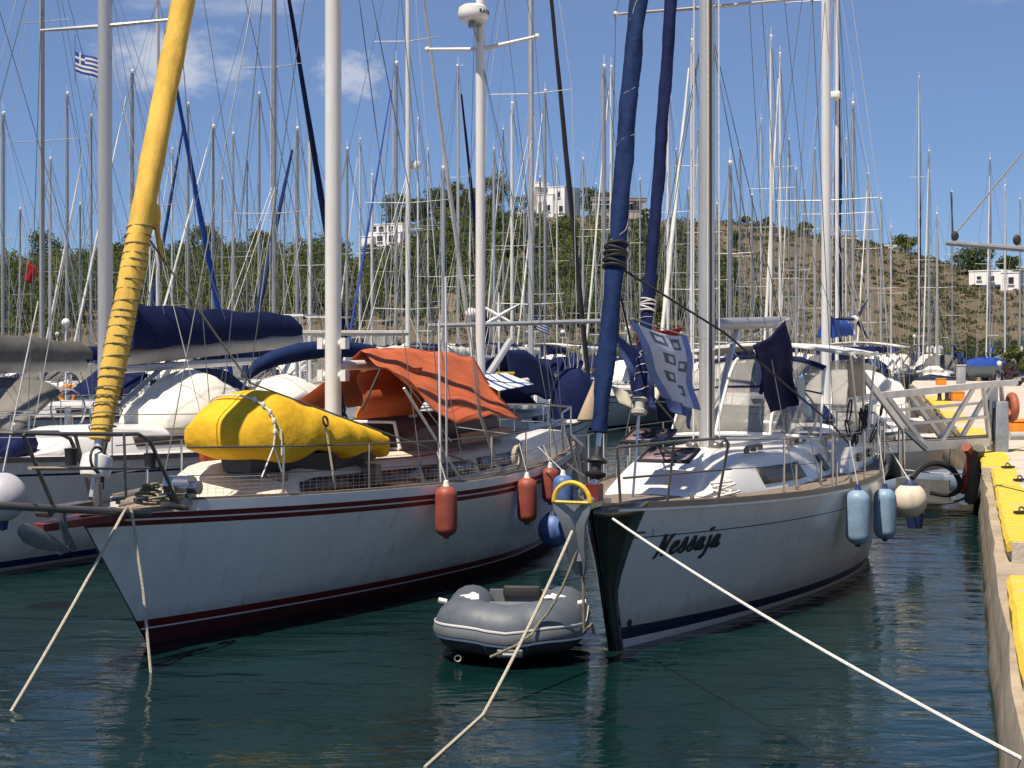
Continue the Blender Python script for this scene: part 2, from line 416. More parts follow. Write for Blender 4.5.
# ------------------------------------------------------------------ boats
class Boat:
    def __init__(s, name, label, cat, ox, oy, th, group=None):
        s.th = R(th); s.ox, s.oy = ox, oy
        s.su, s.c = math.sin(s.th), math.cos(s.th)
        s.root = thing(name, label, cat, (ox, oy, 0), R(90) - s.th, group)
    def w(s, X, Y, Z):
        return Vector((s.ox + X * s.su - Y * s.c, s.oy + X * s.c + Y * s.su, Z))
    def at(s, px, py, Y=0.0):
        k = (px - 512) / F
        X = (k * (s.oy + Y * s.su) - s.ox + Y * s.c) / (s.su - k * s.c)
        d = s.oy + X * s.c + Y * s.su
        return Vector((X, Y, CZ - (py - HOR) / F * d))
    def hull_form(s, L, B, zb, zm, zs, over, tm=0.55, ts=0.7, fine=1.7, rake=0.15, wl=0.86, flare=0.8, keel=-0.45):
        s.L, s.B, s.zb, s.zm, s.zs, s.over = L, B, zb, zm, zs, over
        s.tm, s.ts, s.fine, s.rake, s.wl, s.flare, s.keel = tm, ts, fine, rake, wl, flare, keel
    def sheer(s, t):
        a = 0.68
        if t < a: return s.zm + (s.zb - s.zm) * (1 - t / a) ** 2
        return s.zm + (s.zs - s.zm) * ((t - a) / (1 - a)) ** 2
    def hb(s, t, z):
        zs = s.sheer(t)
        h = s.B / 2
        def plan(tm, p, te):
            if t < tm: return 1 - (1 - t / tm) ** p
            return 1 - (1 - te) * ((t - tm) / (1 - tm)) ** 2
        bd = h * plan(s.tm, s.fine, s.ts)
        bw = h * s.wl * plan(s.tm + 0.05, s.fine * 0.82, s.ts * 0.85)
        if z >= 0:
            b = bw + (bd - bw) * min(1.1, (z / zs)) ** s.flare
        else:
            b = bw * max(0.02, 1 - (z / s.keel) ** 2 * 0.8)
        return max(0.012, b)
    def xs(s, t, z):
        st = -s.over * max(-.6, z / s.zb) if z >= 0 else -s.over * z / s.zb * 1.6
        en = s.L + s.rake * z
        return st + (en - st) * t
    def surf(s, t, z, side=-1, off=0.0):
        return Vector((s.xs(t, z), side * (s.hb(t, z) + off), z))
    def find(s, px, py):
        """hull port-side point seen at that pixel"""
        best = None
        for i in range(201):
            t = i / 200
            zz = s.sheer(t)
            for j in range(-2, 51):
                z = zz * 1.08 * j / 50
                q = s.surf(t, z)
                a, b = proj(s.w(*q))
                e = (a - px) ** 2 + (b - py) ** 2
                if best is None or e < best[0]: best = (e, t, z)
        return best[1], best[2]
    def t_of(s, X, z=None):
        lo, hi = 0.0, 1.0
        for _ in range(30):
            m = (lo + hi) / 2
            if s.xs(m, s.sheer(m) if z is None else z) < X: lo = m
            else: hi = m
        return lo
    def build_hull(s, mats, bands, nt=30, name='hull', mirrored=True):
        """bands: list of (z function of t, material below it) from keel to sheer"""
        mb = MB()
        ts = [(i / nt) ** 1.35 for i in range(nt + 1)]
        levels = []
        prev = lambda t: s.keel
        for fn, mi, n in bands:
            for k in range(n):
                levels.append((prev, fn, k / n, mi))
            prev = fn
        levels.append((prev, prev, 0, None))
        for side in (-1, 1):
            rows = []
            for f0, f1, q, mi in levels:
                rows.append([s.surf(t, f0(t) * (1 - q) + f1(t) * q, side) for t in ts])
            for i in range(len(rows) - 1):
                n = len(ts)
                vs = rows[i] + rows[i + 1]
                fs = [((j, j + 1, n + j + 1, n + j) if side < 0 else (j, n + j, n + j + 1, j + 1)) for j in range(n - 1)]
                mb.add(vs, fs, levels[i][3])
        # transom
        zt = [f0(1) * (1 - q) + f1(1) * q for f0, f1, q, _ in levels]
        vs = [s.surf(1, z, -1) for z in zt] + [s.surf(1, z, 1) for z in zt]
        n = len(zt)
        for i in range(n - 1):
            mb.add([vs[i], vs[i + 1], vs[n + i + 1], vs[n + i]], [(0, 1, 2, 3)], levels[i][3])
        me_o = mb.obj(name, mats, s.root, sharp=35)
        import bmesh
        bm = bmesh.new(); bm.from_mesh(me_o.data)
        bmesh.ops.remove_doubles(bm, verts=bm.verts, dist=0.0008)
        bmesh.ops.recalc_face_normals(bm, faces=bm.faces)
        bm.to_mesh(me_o.data); bm.free()
        return me_o
    def deck_z(s, X, Y=0.0, drop=0.03, camber=0.06):
        t = s.t_of(X)
        h = max(0.05, s.hb(t, s.sheer(t)))
        return s.sheer(t) - drop + camber * (1 - min(1, abs(Y) / h) ** 2)
    def build_deck(s, m, drop=0.03, camber=0.06, nt=26, name='deck', inset=0.012):
        mb = MB()
        rings = []
        for i in range(nt + 1):
            t = (i / nt) ** 1.2
            z = s.sheer(t) - drop; h = s.hb(t, z) - inset
            x = s.xs(t, z)
            h = max(h, 0.004)
            rings.append([Vector((x, h * k, z + camber * (1 - k * k) * min(1, h / 0.6))) for k in (-1, -.8, -.5, 0, .5, .8, 1)])
        mb.loft(rings, close=False, cap=False)
        return mb.obj(name, m, s.root)
    def rail_strip(s, dz0, dz1, thick, m, t0=0.0, t1=1.0, name='toe_rail', n=36, out=0.006):
        mb = MB()
        for side in (-1, 1):
            rings = []
            for i in range(n + 1):
                t = t0 + (t1 - t0) * i / n
                z = s.sheer(t); h = s.hb(t, z) + out
                x = s.xs(t, z)
                hi = max(h - thick, 0.001)
                rings.append([Vector((x, side * h, z + dz0)), Vector((x, side * h, z + dz1)), Vector((x, side * hi, z + dz1)), Vector((x, side * hi, z + dz0))])
            mb.loft(rings)
        return mb.obj(name, m, s.root)
    def part(s, name, mb, m, **k):
        return mb.obj(name, m, k.pop('parent', s.root), **k)
    def cabin(s, x0, x1, w, h, m, front=0.8, back=0.1, z0=None, name='coachroof', shrink=0.78, nx=14, taper=0.45):
        """raised cabin with a sloping front; returns a function top(x)"""
        mb = MB(); rings = []
        def hh(x):
            a = min(1, max(0, (x - x0) / front)); b = min(1, max(0, (x1 - x) / max(back, 1e-3)))
            return h * (a * a * (3 - 2 * a)) * b
        def ww(x):
            a = min(1, max(0, (x - x0) / (x1 - x0)))
            return w * (taper + (1 - taper) * min(1, a * 1.9) ** 0.7)
        for i in range(nx + 1):
            x = x0 + (x1 - x0) * i / nx
            zb = s.deck_z(x, ww(x)) - 0.05; hz = hh(x); k = ww(x)
            kt = k * (1 - (1 - shrink) * min(1, hz / h))
            zt = s.deck_z(x, 0) + hz
            zs = zb + 0.05 + hz * 0.80
            rings.append([Vector((x, y, z)) for y, z in ((-k, zb), (-k * .985, zb + .06), (-kt * 1.04, zs), (-kt * .93, zs + (zt - zs) * .6), (-kt * .6, zt - .015), (0, zt), (kt * .6, zt - .015), (kt * .93, zs + (zt - zs) * .6), (kt * 1.04, zs), (k * .985, zb + .06), (k, zb))])
        mb.loft(rings)
        s.cab = (x0, x1, hh, ww, shrink, h)
        o = mb.obj(name, m, s.root, sharp=50)
        return o
    def cab_side(s, X, q, side=-1, off=0.008):
        x0, x1, hh, ww, shrink, h = s.cab
        zb = s.deck_z(X, ww(X)) - 0.05; hz = hh(X); k = ww(X)
        kt = k * (1 - (1 - shrink) * min(1, hz / h))
        za, zs = zb + .06, zb + .05 + hz * .8
        ya, ys = k * .985, kt * 1.04
        return Vector((X, side * (ya + (ys - ya) * q + off), za + (zs - za) * q))
    def cab_window(s, xa, xb, qa, qb, m=None, side=-1, n=8, name='window', parent=None):
        mb = MB()
        mb.grid(lambda u, v: s.cab_side(xa + (xb - xa) * u, (qa + (qb - qa) * v), side), n, 2)
        o = mb.obj(name, m or M_GLASS, parent or s.root)
        md = o.modifiers.new('thickness', 'SOLIDIFY'); md.thickness = 0.012; md.offset = 1
        return o

def spar(r, z0, z1, n=14, sq=1.25, top=0.8):
    mb = MB()
    rings = []
    for z, k in ((z0, 1), (z0 + (z1 - z0) * .7, 1), (z1, top)):
        rings.append([Vector((r * sq * k * math.cos(2 * math.pi * j / n), r * k * math.sin(2 * math.pi * j / n), z)) for j in range(n)])
    return mb.loft(rings)

def furled(pa, pb, r, wraps, seed=0, n=60, k=14, clew=0.5, rtop=None, fold=0.16):
    """rolled headsail between two points, wrinkled and wound"""
    mb = MB(); rd = random.Random(seed)
    pa, pb = Vector(pa), Vector(pb)
    d = (pb - pa).normalized(); a = d.orthogonal().normalized(); b = d.cross(a)
    Ltot = (pb - pa).length
    rings = []
    ph = [rd.uniform(0, 6.28) for _ in range(6)]
    for i in range(n + 1):
        q = i / n; p = pa.lerp(pb, q)
        base = r * (0.80 + 0.20 * min(1, q / 0.05)) * (1 - 0.55 * max(0, (q - clew)) / max(1e-3, 1 - clew)) if rtop is None else r + (rtop - r) * q
        ring = []
        for j in range(k):
            an = 2 * math.pi * j / k
            tw = an - q * Ltot * wraps
            rr = base * (1 + fold * (0.5 * math.sin(tw) + 0.35 * math.sin(3 * an - q * Ltot * wraps * 4.1 + ph[0]) + .15 * math.sin(2 * an + q * Ltot * 6.3 + ph[2])) + 0.22 * fold * math.sin(q * Ltot * 11 + ph[1] + 2 * an) + rd.uniform(-.2, .2) * fold)
            ring.append(p + (a * math.cos(an) + b * math.sin(an)) * rr)
        rings.append(ring)
    mb.loft(rings)
    return mb
def spiral(pa, pb, r, step, rad, jitter=0.0, seed=0):
    mb = MB(); rd = random.Random(seed)
    pa, pb = Vector(pa), Vector(pb)
    d = (pb - pa).normalized(); a = d.orthogonal().normalized(); b = d.cross(a)
    L_ = (pb - pa).length; n = int(L_ / step * 12)
    pts = []
    for i in range(n + 1):
        q = i / n; an = q * L_ / step * 2 * math.pi + 1.3 * math.sin(q * 19 + seed) + .8 * math.sin(q * 47 + seed * 2)
        pts.append(pa.lerp(pb, q) + (a * math.cos(an) + b * math.sin(an)) * (r * (1 + rd.uniform(-jitter, jitter))))
    mb.tube(pts, rad, 5)
    return mb

def cover_on_boom(a, b, h, w, m_, parent, name='sail_cover', drop=0.12, seed=0, hump=0.35):
    """canvas cover lying over a boom from a (mast end, high) to b"""
    mb = MB(); rd = random.Random(seed)
    a, b = Vector(a), Vector(b); n = 26
    side = (b - a).cross(Vector((0, 0, 1))).normalized()
    rings = []
    for i in range(n + 1):
        q = i / n; p = a.lerp(b, q)
        hh = h * (1 - .55 * q + hump * math.exp(-(q / .08) ** 2)) * (0.6 if i in (0, n) else 1)
        ww = w * (1 - .4 * q) * (1 + rd.uniform(-.08, .08))
        p = p + Vector((0, 0, .02 * math.sin(q * 23 + seed)))
        prof = [(-1.0, -drop), (-1.05, 0.1 * hh), (-.8, .5 * hh), (-.35, .9 * hh), (0, hh), (.35, .9 * hh), (.8, .5 * hh), (1.05, .1 * hh), (1.0, -drop), (0, -drop * .8)]
        rings.append([p + side * (x * ww / 2) + Vector((0, 0, z)) for x, z in prof])
    mb.loft(rings)
    return mb.obj(name, m_, parent)

def fender(top, length, r, m_body, label, group, m_end=None, rope_to=None, name='fender', tilt=0.0):
    t = thing(name, label, 'fender', (top[0], top[1], top[2] - length), 0, group)
    k = 8; prof = []
    for i in range(k + 1):
        a = math.pi / 2 * i / k
        prof.append((max(.002, r * math.sin(a) ** .8), r * .85 * (1 - math.cos(a))))
    top_p = [(p[0], length - p[1]) for p in reversed(prof)]
    MB().lathe(prof + top_p, n=20).obj('body', m_body, t)
    e = MB(); e.lathe([(.002, -.03), (.03, -.028), (.04, .0), (.045, .02), (r * .42, .03), (r * .3, .05)], n=12); e.obj('end_cap', m_end or m_body, t)
    e = MB(); e.lathe([(r * .52, length - .06), (r * .36, length - .02), (.035, length + .02), (.03, length + .06), (.002, length + .07)], n=12); e.obj('rope_eye', M_WPLA if m_end is None else m_end, t)
    if rope_to is not None:
        b = Vector(rope_to) - Vector((top[0], top[1], top[2] - length))
        MB().tube(sag((0, 0, length + .05), b, 0.0, 4), .008, 5).obj('lanyard', M_ROPEW, t)
    return t
def ball_fender(c, r, mats, label, group=None, rope_to=None, name='ball_fender', split=0.3):
    t = thing(name, label, 'fender', (c[0], c[1], c[2] - r), 0, group)
    n = 16
    mb = MB(); prof = [(max(.003, r * math.sin(math.pi * i / n)), r - r * math.cos(math.pi * i / n) * 1.05) for i in range(n + 1)]
    mb.lathe(prof, n=24)
    mb.obj('body', mats[0], t)
    MB().lathe([(.002, r * 2.22), (.045, r * 2.2), (.06, r * 2.1), (r * .55, r * 1.9), (r * .45, r * 1.84)] if split > 0 else [(.002, -.12), (.05, -.1), (.06, -.02), (r * .5, .12), (r * .4, .16)], n=14).obj('neck', mats[1], t)
    if rope_to is not None:
        b = Vector(rope_to) - Vector((c[0], c[1], c[2] - r))
        MB().tube([(0, 0, r * 2.1), b], .01, 5).obj('lanyard', M_ROPEW, t)
    return t

# ================================================================== THE SETTING
def sea_material():
    m = bpy.data.materials.new('sea_water'); m.use_nodes = True
    t = m.node_tree; p = t.nodes['Principled BSDF']
    p.inputs['Roughness'].default_value = 0.04
    p.inputs['IOR'].default_value = 1.333
    g = t.nodes.new('ShaderNodeNewGeometry')
    no = t.nodes.new('ShaderNodeTexNoise'); no.inputs['Scale'].default_value = 0.35; no.inputs['Detail'].default_value = 4
    t.links.new(g.outputs['Position'], no.inputs['Vector'])
    r = t.nodes.new('ShaderNodeValToRGB')
    r.color_ramp.elements[0].position = 0.35; r.color_ramp.elements[0].color = (0.0016, 0.0120, 0.0130, 1)
    r.color_ramp.elements[1].position = 0.70; r.color_ramp.elements[1].color = (0.0034, 0.0220, 0.0215, 1)
    t.links.new(no.outputs[0], r.inputs[0]); t.links.new(r.outputs[0], p.inputs['Base Color'])
    prev = None
    for sc, stx, sty, st, dist, rot in ((1.1, .6, 1.5, 0.40, .11, .3), (4.5, .6, 1.4, 0.32, .026, -.2), (15.0, .7, 1.2, 0.22, .007, .15)):
        mp = t.nodes.new('ShaderNodeMapping'); mp.inputs['Scale'].default_value = (stx, sty, 1); mp.inputs['Rotation'].default_value = (0, 0, rot)
        t.links.new(g.outputs['Position'], mp.inputs['Vector'])
        nn = t.nodes.new('ShaderNodeTexNoise'); nn.inputs['Scale'].default_value = sc; nn.inputs['Detail'].default_value = 3
        nn.inputs['Distortion'].default_value = 0.6
        t.links.new(mp.outputs[0], nn.inputs['Vector'])
        b = t.nodes.new('ShaderNodeBump'); b.inputs['Strength'].default_value = st; b.inputs['Distance'].default_value = dist
        t.links.new(nn.outputs[0], b.inputs['Height'])
        if prev: t.links.new(prev.outputs[0], b.inputs['Normal'])
        prev = b
    t.links.new(prev.outputs[0], p.inputs['Normal'])
    return m
mb = MB(); mb.add([(-3000, -300, 0), (3000, -300, 0), (3000, 4000, 0), (-3000, 4000, 0)], [(0, 1, 2, 3)])
mb.obj('sea', sea_material(), kind='structure')

# ---- hill beyond the harbour
RIDGE = [(-400, 292), (-100, 286), (0, 283), (150, 280), (300, 276), (350, 264), (400, 240), (450, 226), (500, 217), (560, 216), (620, 219), (700, 221), (760, 225), (820, 235), (880, 246), (925, 258), (960, 268), (1000, 272), (1060, 268), (1150, 262), (1400, 275)]
RP = np.array(RIDGE, float)
def ridge_y(px): return float(np.interp(px, RP[:, 0], RP[:, 1]))
D0, D1 = 124.0, 205.0
def hills_z(px, d):
    zr = CZ + (HOR - ridge_y(px)) / F * D1
    q = (d - D0) / (D1 - D0)
    z0 = 1.0
    if q <= 0: z = z0 + q * 6
    elif q <= 1:
        s = q * q * (3 - 2 * q) * .45 + q * .55
        z = z0 + (zr - z0) * s
    else: z = zr - (q - 1) * (q - 1) * 22
    z += 0.5 * math.sin(px * .021 + d * .11) * math.sin(d * .09 + px * .013) * min(1, max(0, q * 3)) * (0.3 if 0.9 < q < 1.1 else 1)
    return z
def ground_at(px, d): return Vector(((px - 512) / F * d, d, hills_z(px, d)))
def hill_material():
    m = mat('hill_earth', (0.165, 0.112, 0.074), 0.95, col2=(0.085, 0.064, 0.043), scale=0.16, vary=0.2, bump=0.9, bscale=1.5)
    t = m.node_tree; p = t.nodes['Principled BSDF']
    src = p.inputs['Base Color'].links[0].from_socket
    tcn = t.nodes.new('ShaderNodeTexCoord'); no = t.nodes.new('ShaderNodeTexNoise'); no.inputs['Scale'].default_value = 0.7; no.inputs['Detail'].default_value = 8; no.inputs['Roughness'].default_value = .75
    t.links.new(tcn.outputs['Object'], no.inputs['Vector'])
    mr = t.nodes.new('ShaderNodeMapRange'); mr.inputs[1].default_value = .42; mr.inputs[2].default_value = .57
    t.links.new(no.outputs[0], mr.inputs[0])
    mx = t.nodes.new('ShaderNodeMix'); mx.data_type = 'RGBA'
    t.links.new(mr.outputs[0], mx.inputs[0]); t.links.new(src, mx.inputs[6]); mx.inputs[7].default_value = (0.088, 0.078, 0.040, 1)
    t.links.new(mx.outputs[2], p.inputs['Base Color'])
    return m
mb = MB()
mb.grid(lambda u, v: ground_at(-450 + 1900 * u, 118 + 160 * v), 140, 70)
mb.obj('hills', hill_material(), kind='structure', sharp=80)

# ---- leaves by the thousand
def leaf_mesh(name, blobs, m_, size, flat=0.75):
    """blobs: array (n,7): centre xyz, radii xyz, count -> one mesh of small leaf clumps"""
    cs, rs = [], []
    for b in blobs:
        k = int(b[6])
        v = rng.normal(size=(k, 3)); v /= np.linalg.norm(v, axis=1)[:, None]
        v *= (rng.random((k, 1)) ** 0.45)
        cs.append(np.array(b[:3]) + v * np.array(b[3:6]))
    c = np.concatenate(cs); n = len(c)
    sz = size * (0.55 + 0.9 * rng.random((n, 1)))
    a = rng.normal(size=(n, 3)); a /= np.linalg.norm(a, axis=1)[:, None]
    b = rng.normal(size=(n, 3)); b -= a * np.sum(a * b, axis=1)[:, None]; b /= np.linalg.norm(b, axis=1)[:, None]
    v = np.empty((n, 4, 3))
    v[:, 0] = c - a * sz; v[:, 1] = c - b * sz * flat; v[:, 2] = c + a * sz; v[:, 3] = c + b * sz * flat
    me = bpy.data.meshes.new(name)
    me.vertices.add(n * 4); me.vertices.foreach_set('co', v.reshape(-1))
    me.loops.add(n * 4); me.loops.foreach_set('vertex_index', np.arange(n * 4))
    me.polygons.add(n); me.polygons.foreach_set('loop_start', np.arange(n) * 4); me.polygons.foreach_set('loop_total', np.full(n, 4))
    me.materials.append(m_); me.update()
    return me
def crown_blobs(c, r, h, n, per, rd):
    bl = []
    for i in range(n):
        a = rd.uniform(0, 6.28); q = rd.random() ** .5
        z = rd.uniform(-.42, .45) * h
        k = max(.25, 1 - abs(z / h) * 1.1 - (0.12 if z < 0 else 0))
        s = rd.uniform(.26, .46) * r
        bl.append((c[0] + math.cos(a) * q * r * .8 * k, c[1] + math.sin(a) * q * r * .8 * k, c[2] + z, s, s, s * .75, per))
    return bl
rd = random.Random(3)
def stuff_leaves(name, blobs, m_, size):
    o = bpy.data.objects.new(name, leaf_mesh(name, blobs, m_, size)); COL.objects.link(o)
    return o
wood, wood2, scrub = [], [], []
for i in range(1900):
    px = rd.uniform(-120, 760); d = rd.uniform(141, 204)
    q = (d - 141) / 63
    if 345 < px < 425 and q > .62: continue
    if q < .22 and px < 480 and rd.random() < .8: continue
    dens = 1.0 if px < 330 else (0.95 if px < 470 else (0.85 if px < 600 and q < .75 else (.60 if q < .62 else .08)))
    if px > 690: dens *= .4
    if 500 < px < 640 and q > .72: dens *= .2
    if 330 < px < 620 and q > .80: dens *= .35
    if rd.random() > dens: continue
    g = ground_at(px, d); h = rd.uniform(2.6, 5.2) * (1 if px < 340 else .70); r = h * rd.uniform(.46, .68)
    (wood if rd.random() < .62 else wood2).extend(crown_blobs((g.x, g.y, g.z + h * .58), r, h * .8, 12, 34, rd))
cl = [(rd.uniform(330, 1250), rd.uniform(127, 208), rd.uniform(10, 45), rd.uniform(2, 6)) for _ in range(150)]
for i in range(4300):
    if rd.random() < .62:
        k_ = rd.choice(cl); px = rd.gauss(k_[0], k_[2]); d = min(208, max(126, rd.gauss(k_[1], k_[3])))
    else: px = rd.uniform(330, 1250); d = rd.uniform(127, 208)
    if px < 620 and rd.random() < .45: continue
    g = ground_at(px, d); s = rd.uniform(.2, .75) * (1.9 if rd.random() < .10 else 1)
    (wood2 if rd.random() < .22 else scrub).append((g.x, g.y, g.z + s * .3, s * 1.25, s * 1.25, s * .55, 26))
for i in range(160):       # greener bushes low on the slope
    px = rd.choice([rd.uniform(-50, 420), rd.uniform(930, 1100), rd.uniform(560, 760)]); d = rd.uniform(124, 138)
    g = ground_at(px, d); s = rd.uniform(.5, 1.3)
    wood.append((g.x, g.y, g.z + s * .5, s, s, s * .8, 36))
tag(stuff_leaves('pine_forest', wood, M_PINE, .135), kind='stuff', label='green pine wood covering the slope behind the masts', cat='forest')
tag(stuff_leaves('dark_evergreen_forest', wood2, M_PIND, .135), kind='stuff', label='darker evergreens mixed through the pine wood on the slope', cat='forest')
tag(stuff_leaves('scrub', scrub, M_SCRUB, .115), kind='stuff', label='dry olive scrub dotted over the brown hillside', cat='scrub')

TREES = [
 (398, 203, 6.0, 3.0, 'round pine standing on the ridge just behind the low white villa'),
 (420, 201, 5.0, 2.2, 'tall pine on the skyline between the low white villa and the radar mast'),
 (436, 203, 5.4, 2.4, 'broad pine on the skyline beside the gap left of the radar mast'),
 (456, 202, 5.6, 2.6, 'full dark pine on the skyline directly left of the radar mast'),
 (493, 203, 6.2, 2.8, 'dark spreading tree on the ridge left of the big white villa'),
 (470, 204, 4.4, 2.0, 'smaller pine whose crown stands behind the radar mast on the ridge'),
 (590, 205, 4.0, 2.0, 'bushy tree on the ridge directly right of the big white villa'),
 (604, 206, 3.4, 1.8, 'low round tree on the ridge before the grey unfinished house'),
 (548, 205, 2.6, 1.4, 'small round bush under the wall of the big white villa'),
 (768, 205, 1.1, .8, 'small lone tree on the bare skyline right of the grey unfinished house'),
 (746, 205, .9, .7, 'tiny lone bush on the bare skyline of the brown hill'),
 (805, 205, 1.2, 1.3, 'dark round bush on the skyline left of the tall twin mast'),
 (903, 204, 1.9, 2.2, 'wide bush on the brown skyline beside the beige ruin'),
 (974, 190, 3.2, 3.2, 'wide dark green bush on the saddle above the low white house'),
 (1008, 203, 1.8, 2.0, 'rounded bush at the right end of the skyline above the low white house'),
 (45, 195, 6.5, 3.2, 'tall crowned pine on the skyline before the striped flag mast'),
 (126, 196, 6.2, 3.0, 'broad pine on the skyline between the grey mast and the yellow furled sail'),
 (205, 196, 6.6, 3.2, 'highest pine on the left skyline just right of the yellow furled sail'),
 (262, 197, 5.8, 2.8, 'rounded pine on the skyline close left of the white ketch mainmast'),
]
for px, d, h, r, lab in TREES:
    g = ground_at(px, d)
    t = thing('pine_tree' if h > 3.5 else 'small_tree', lab, 'tree', g, 0, None)
    mb = MB(); mb.tube([(0, 0, -.3), (.1, 0, h * .3), (-.05, .1, h * .62)], [.18 * h / 5, .13 * h / 5, .05], 7)
    for k in range(4):
        a = k * 1.7; mb.tube([(.05, 0, h * (.3 + .06 * k)), (math.cos(a) * r * .5, math.sin(a) * r * .5, h * (.5 + .06 * k))], [.06, .02], 5)
    mb.obj('trunk', M_BARK, t)
    me = leaf_mesh('crown', crown_blobs((0, 0, h * .64), r, h * .75, 26, 110, rd), M_PINE if rd.random() < .5 else M_PIND, .125)
    o = bpy.data.objects.new('crown', me); COL.objects.link(o); o.parent = t

# ---- houses on the hill
def house(name, label, cat, px, d, ybase, blocks, mats, rz=0.0, wins=(), extra=None):
    rz = R(-32) if 'villa' in name or 'white' in name else rz
    b = P(px, ybase, d)
    t = thing(name, label, cat, b, rz)
    if label.startswith('big'): t.scale = (.9, .9, .88)
    for (x0, x1, y0, y1, z0, z1, mi) in blocks:
        m = MB(); m.box(((x0 + x1) / 2, (y0 + y1) / 2, (z0 + z1) / 2), (x1 - x0, y1 - y0, z1 - z0))
        m.box(((x0 + x1) / 2, (y0 + y1) / 2, z1 + .06), (x1 - x0 + .12, y1 - y0 + .12, .12))
        m.obj('wall', mats[mi], t)
    for (x, y, z, w_, h_, kind) in wins:
        m = MB(); m.box((x, y - .02, z), (w_, .10, h_))
        o = m.obj('door' if kind == 'd' else 'window', M_DKG if kind != 's' else M_GREYP, t)
        m = MB(); m.box((x, y - .10, z - h_ / 2 - .05), (w_ + .16, .12, .08)); m.obj('sill', M_BRIM if kind != 'g' else M_STONE, o)
    if extra: extra(t)
    return t
k = 205 / F
def vpx(p, c): return (p - c) * k
house('hill_villa', 'big white cubic villa with dark windows on the top of the hill', 'house', 536, 203, 218,
      [(0.2, 2.9, 0, 4, 0, 3.4, 0), (1.8, 4.6, .4, 5, 0, 4.5, 0), (-4.6, -.3, -.6, 3, -1, 1.1, 0), (-1.2, .1, .3, 4, 0, 4.6, 1), (-.8, .5, 1.0, 3, 4.7, 5.4, 0), (-2.5, 0.2, -1.2, 1.5, -1.2, .6, 1)],
      [M_BRIM, M_STONE], 0,
      [(.7, 0, 1.6, .5, 1.5, 'w'), (2.2, 0, 1.4, .45, .9, 'w'), (1.45, 0, 1.9, .3, 1.2, 'w'), (3.6, .4, 3.4, .5, .9, 'w'), (4.0, .4, 1.2, .6, .9, 'w'), (-2.2, -.6, .2, .5, .8, 'w'), (-3.6, -.6, .2, .4, .5, 'w')])
house('hill_villa', 'long low white villa with a porch among the pines on the ridge', 'house', 383, 196, 240,
      [(-2.6, 2.7, 0, 3, -.8, .9, 0), (-2.0, 2.9, .2, 3, .9, 2.0, 0), (-3.0, -1.2, -.8, 1, -.8, .4, 0)], [M_BRIM, M_STONE], 0,
      [(-1.5, .2, 1.45, .6, .7, 'w'), (-.4, .2, 1.4, .7, .7, 'w'), (1.1, .2, 1.4, .7, .7, 'w'), (-.5, 0, .2, .8, .7, 'w'), (1.4, 0, .1, .9, .9, 'd')])
house('unfinished_house', 'grey unfinished concrete house with empty openings on the ridge', 'house', 618, 203, 219,
      [(-3.4, 3.6, 0, 4, 0, 1.0, 0), (-3.4, -2.9, 0, .5, 1.0, 2.3, 0), (-.6, -.1, 0, .5, 1.0, 2.3, 0), (3.1, 3.6, 0, .5, 1.0, 2.3, 0), (-3.4, 3.6, 1.6, 4, 1.1, 2.3, 0), (-3.6, 3.8, -.1, 4.2, 2.42, 2.75, 0)],
      [M_STONE], 0, [(1.4, 1.6, 1.7, 1.4, .7, 'g'), (-1.8, 1.6, 1.7, 1.2, .7, 'g')])
house('stone_ruin', 'small beige flat stone hut on the bare brown skyline', 'house', 849, 203, 249,
      [(-1.2, 1.0, 0, 3, -.4, 1.3, 0), (-.6, 1.2, .5, 3, 1.42, 1.8, 0)], [M_STONE], 0, [(.3, 0, .6, .4, .7, 'w')])
house('white_house', 'low white flat-roofed house on the slope at the right edge', 'house', 993, 180, 288,
      [(-2.8, 1.4, 0, 3.5, .4, 2.0, 0), (1.0, 3.2, -.5, 3, -.9, 1.7, 0), (-1.5, 1.1, .3, 3, -.9, .5, 0)], [M_BRIM], 0,
      [(-.2, 0, 1.1, .7, .6, 'w'), (2.2, -.5, .8, .6, .8, 'w'), (.5, 0.3, -.2, .5, .7, 'd'), (-1.6, 0, 1.2, .5, .4, 'w')])
house('white_cottage', 'tiny white cottage roof on the skyline above the low white house', 'house', 1014, 204, 274,
      [(-1.6, 2.4, 0, 3, -.3, .8, 0)], [M_BRIM], 0, [(.3, 0, .3, .4, .4, 'w')])
house('white_cottage', 'tiny pale cottage on the brown ridge beyond the beige hut', 'house', 892, 204, 250,
      [(-1.0, 1.6, 0, 3, -.4, .55, 0)], [M_BRIM], 0, [(.3, 0, .2, .3, .3, 'w')])
house('harbour_shed', 'long low pale shed at the foot of the pine slope', 'house', 330, 123, 347,
      [(-7, 5, 0, 4, -1, 1.0, 0)], [M_STONE], 0, [(-3, 0, .3, 1.0, .8, 'w'), (2, 0, .2, 1.4, 1.0, 'd')])

# ---- the quay along the right side
def q_line(d, off=0.0):
    if d <= 28.3: x = 3.49 + .295 * (d - 10.9)
    else: x = 8.63 + .2345 * (d - 28.3)
    return x + off
def q_edge(ds, off=0.0, j=0.03, seed=1):
    r_ = random.Random(seed)
    return [(q_line(d, off) + r_.uniform(-j, j), d) for d in ds]
M_CONC = mat('quay_concrete', (0.50, 0.43, 0.34), 0.92, vary=0.18, scale=1.3, bump=0.9, bscale=7, col2=(0.30, 0.26, 0.20), stretch=(1, 1, .55))
M_CONCT = mat('quay_pavement', (0.56, 0.50, 0.42), 0.9, vary=0.12, scale=1.6, bump=0.4, bscale=25)
QT = 1.06
def fr(a, b, s): 
    n = max(1, int(round((b - a) / s))); return [a + (b - a) * i / n for i in range(n + 1)]
poly = [(-4, -9), (60, -9), (75, 84), (22.0, 84)]
left = q_edge(list(reversed(fr(28.3, 84, 4))), .0, .05, 2)
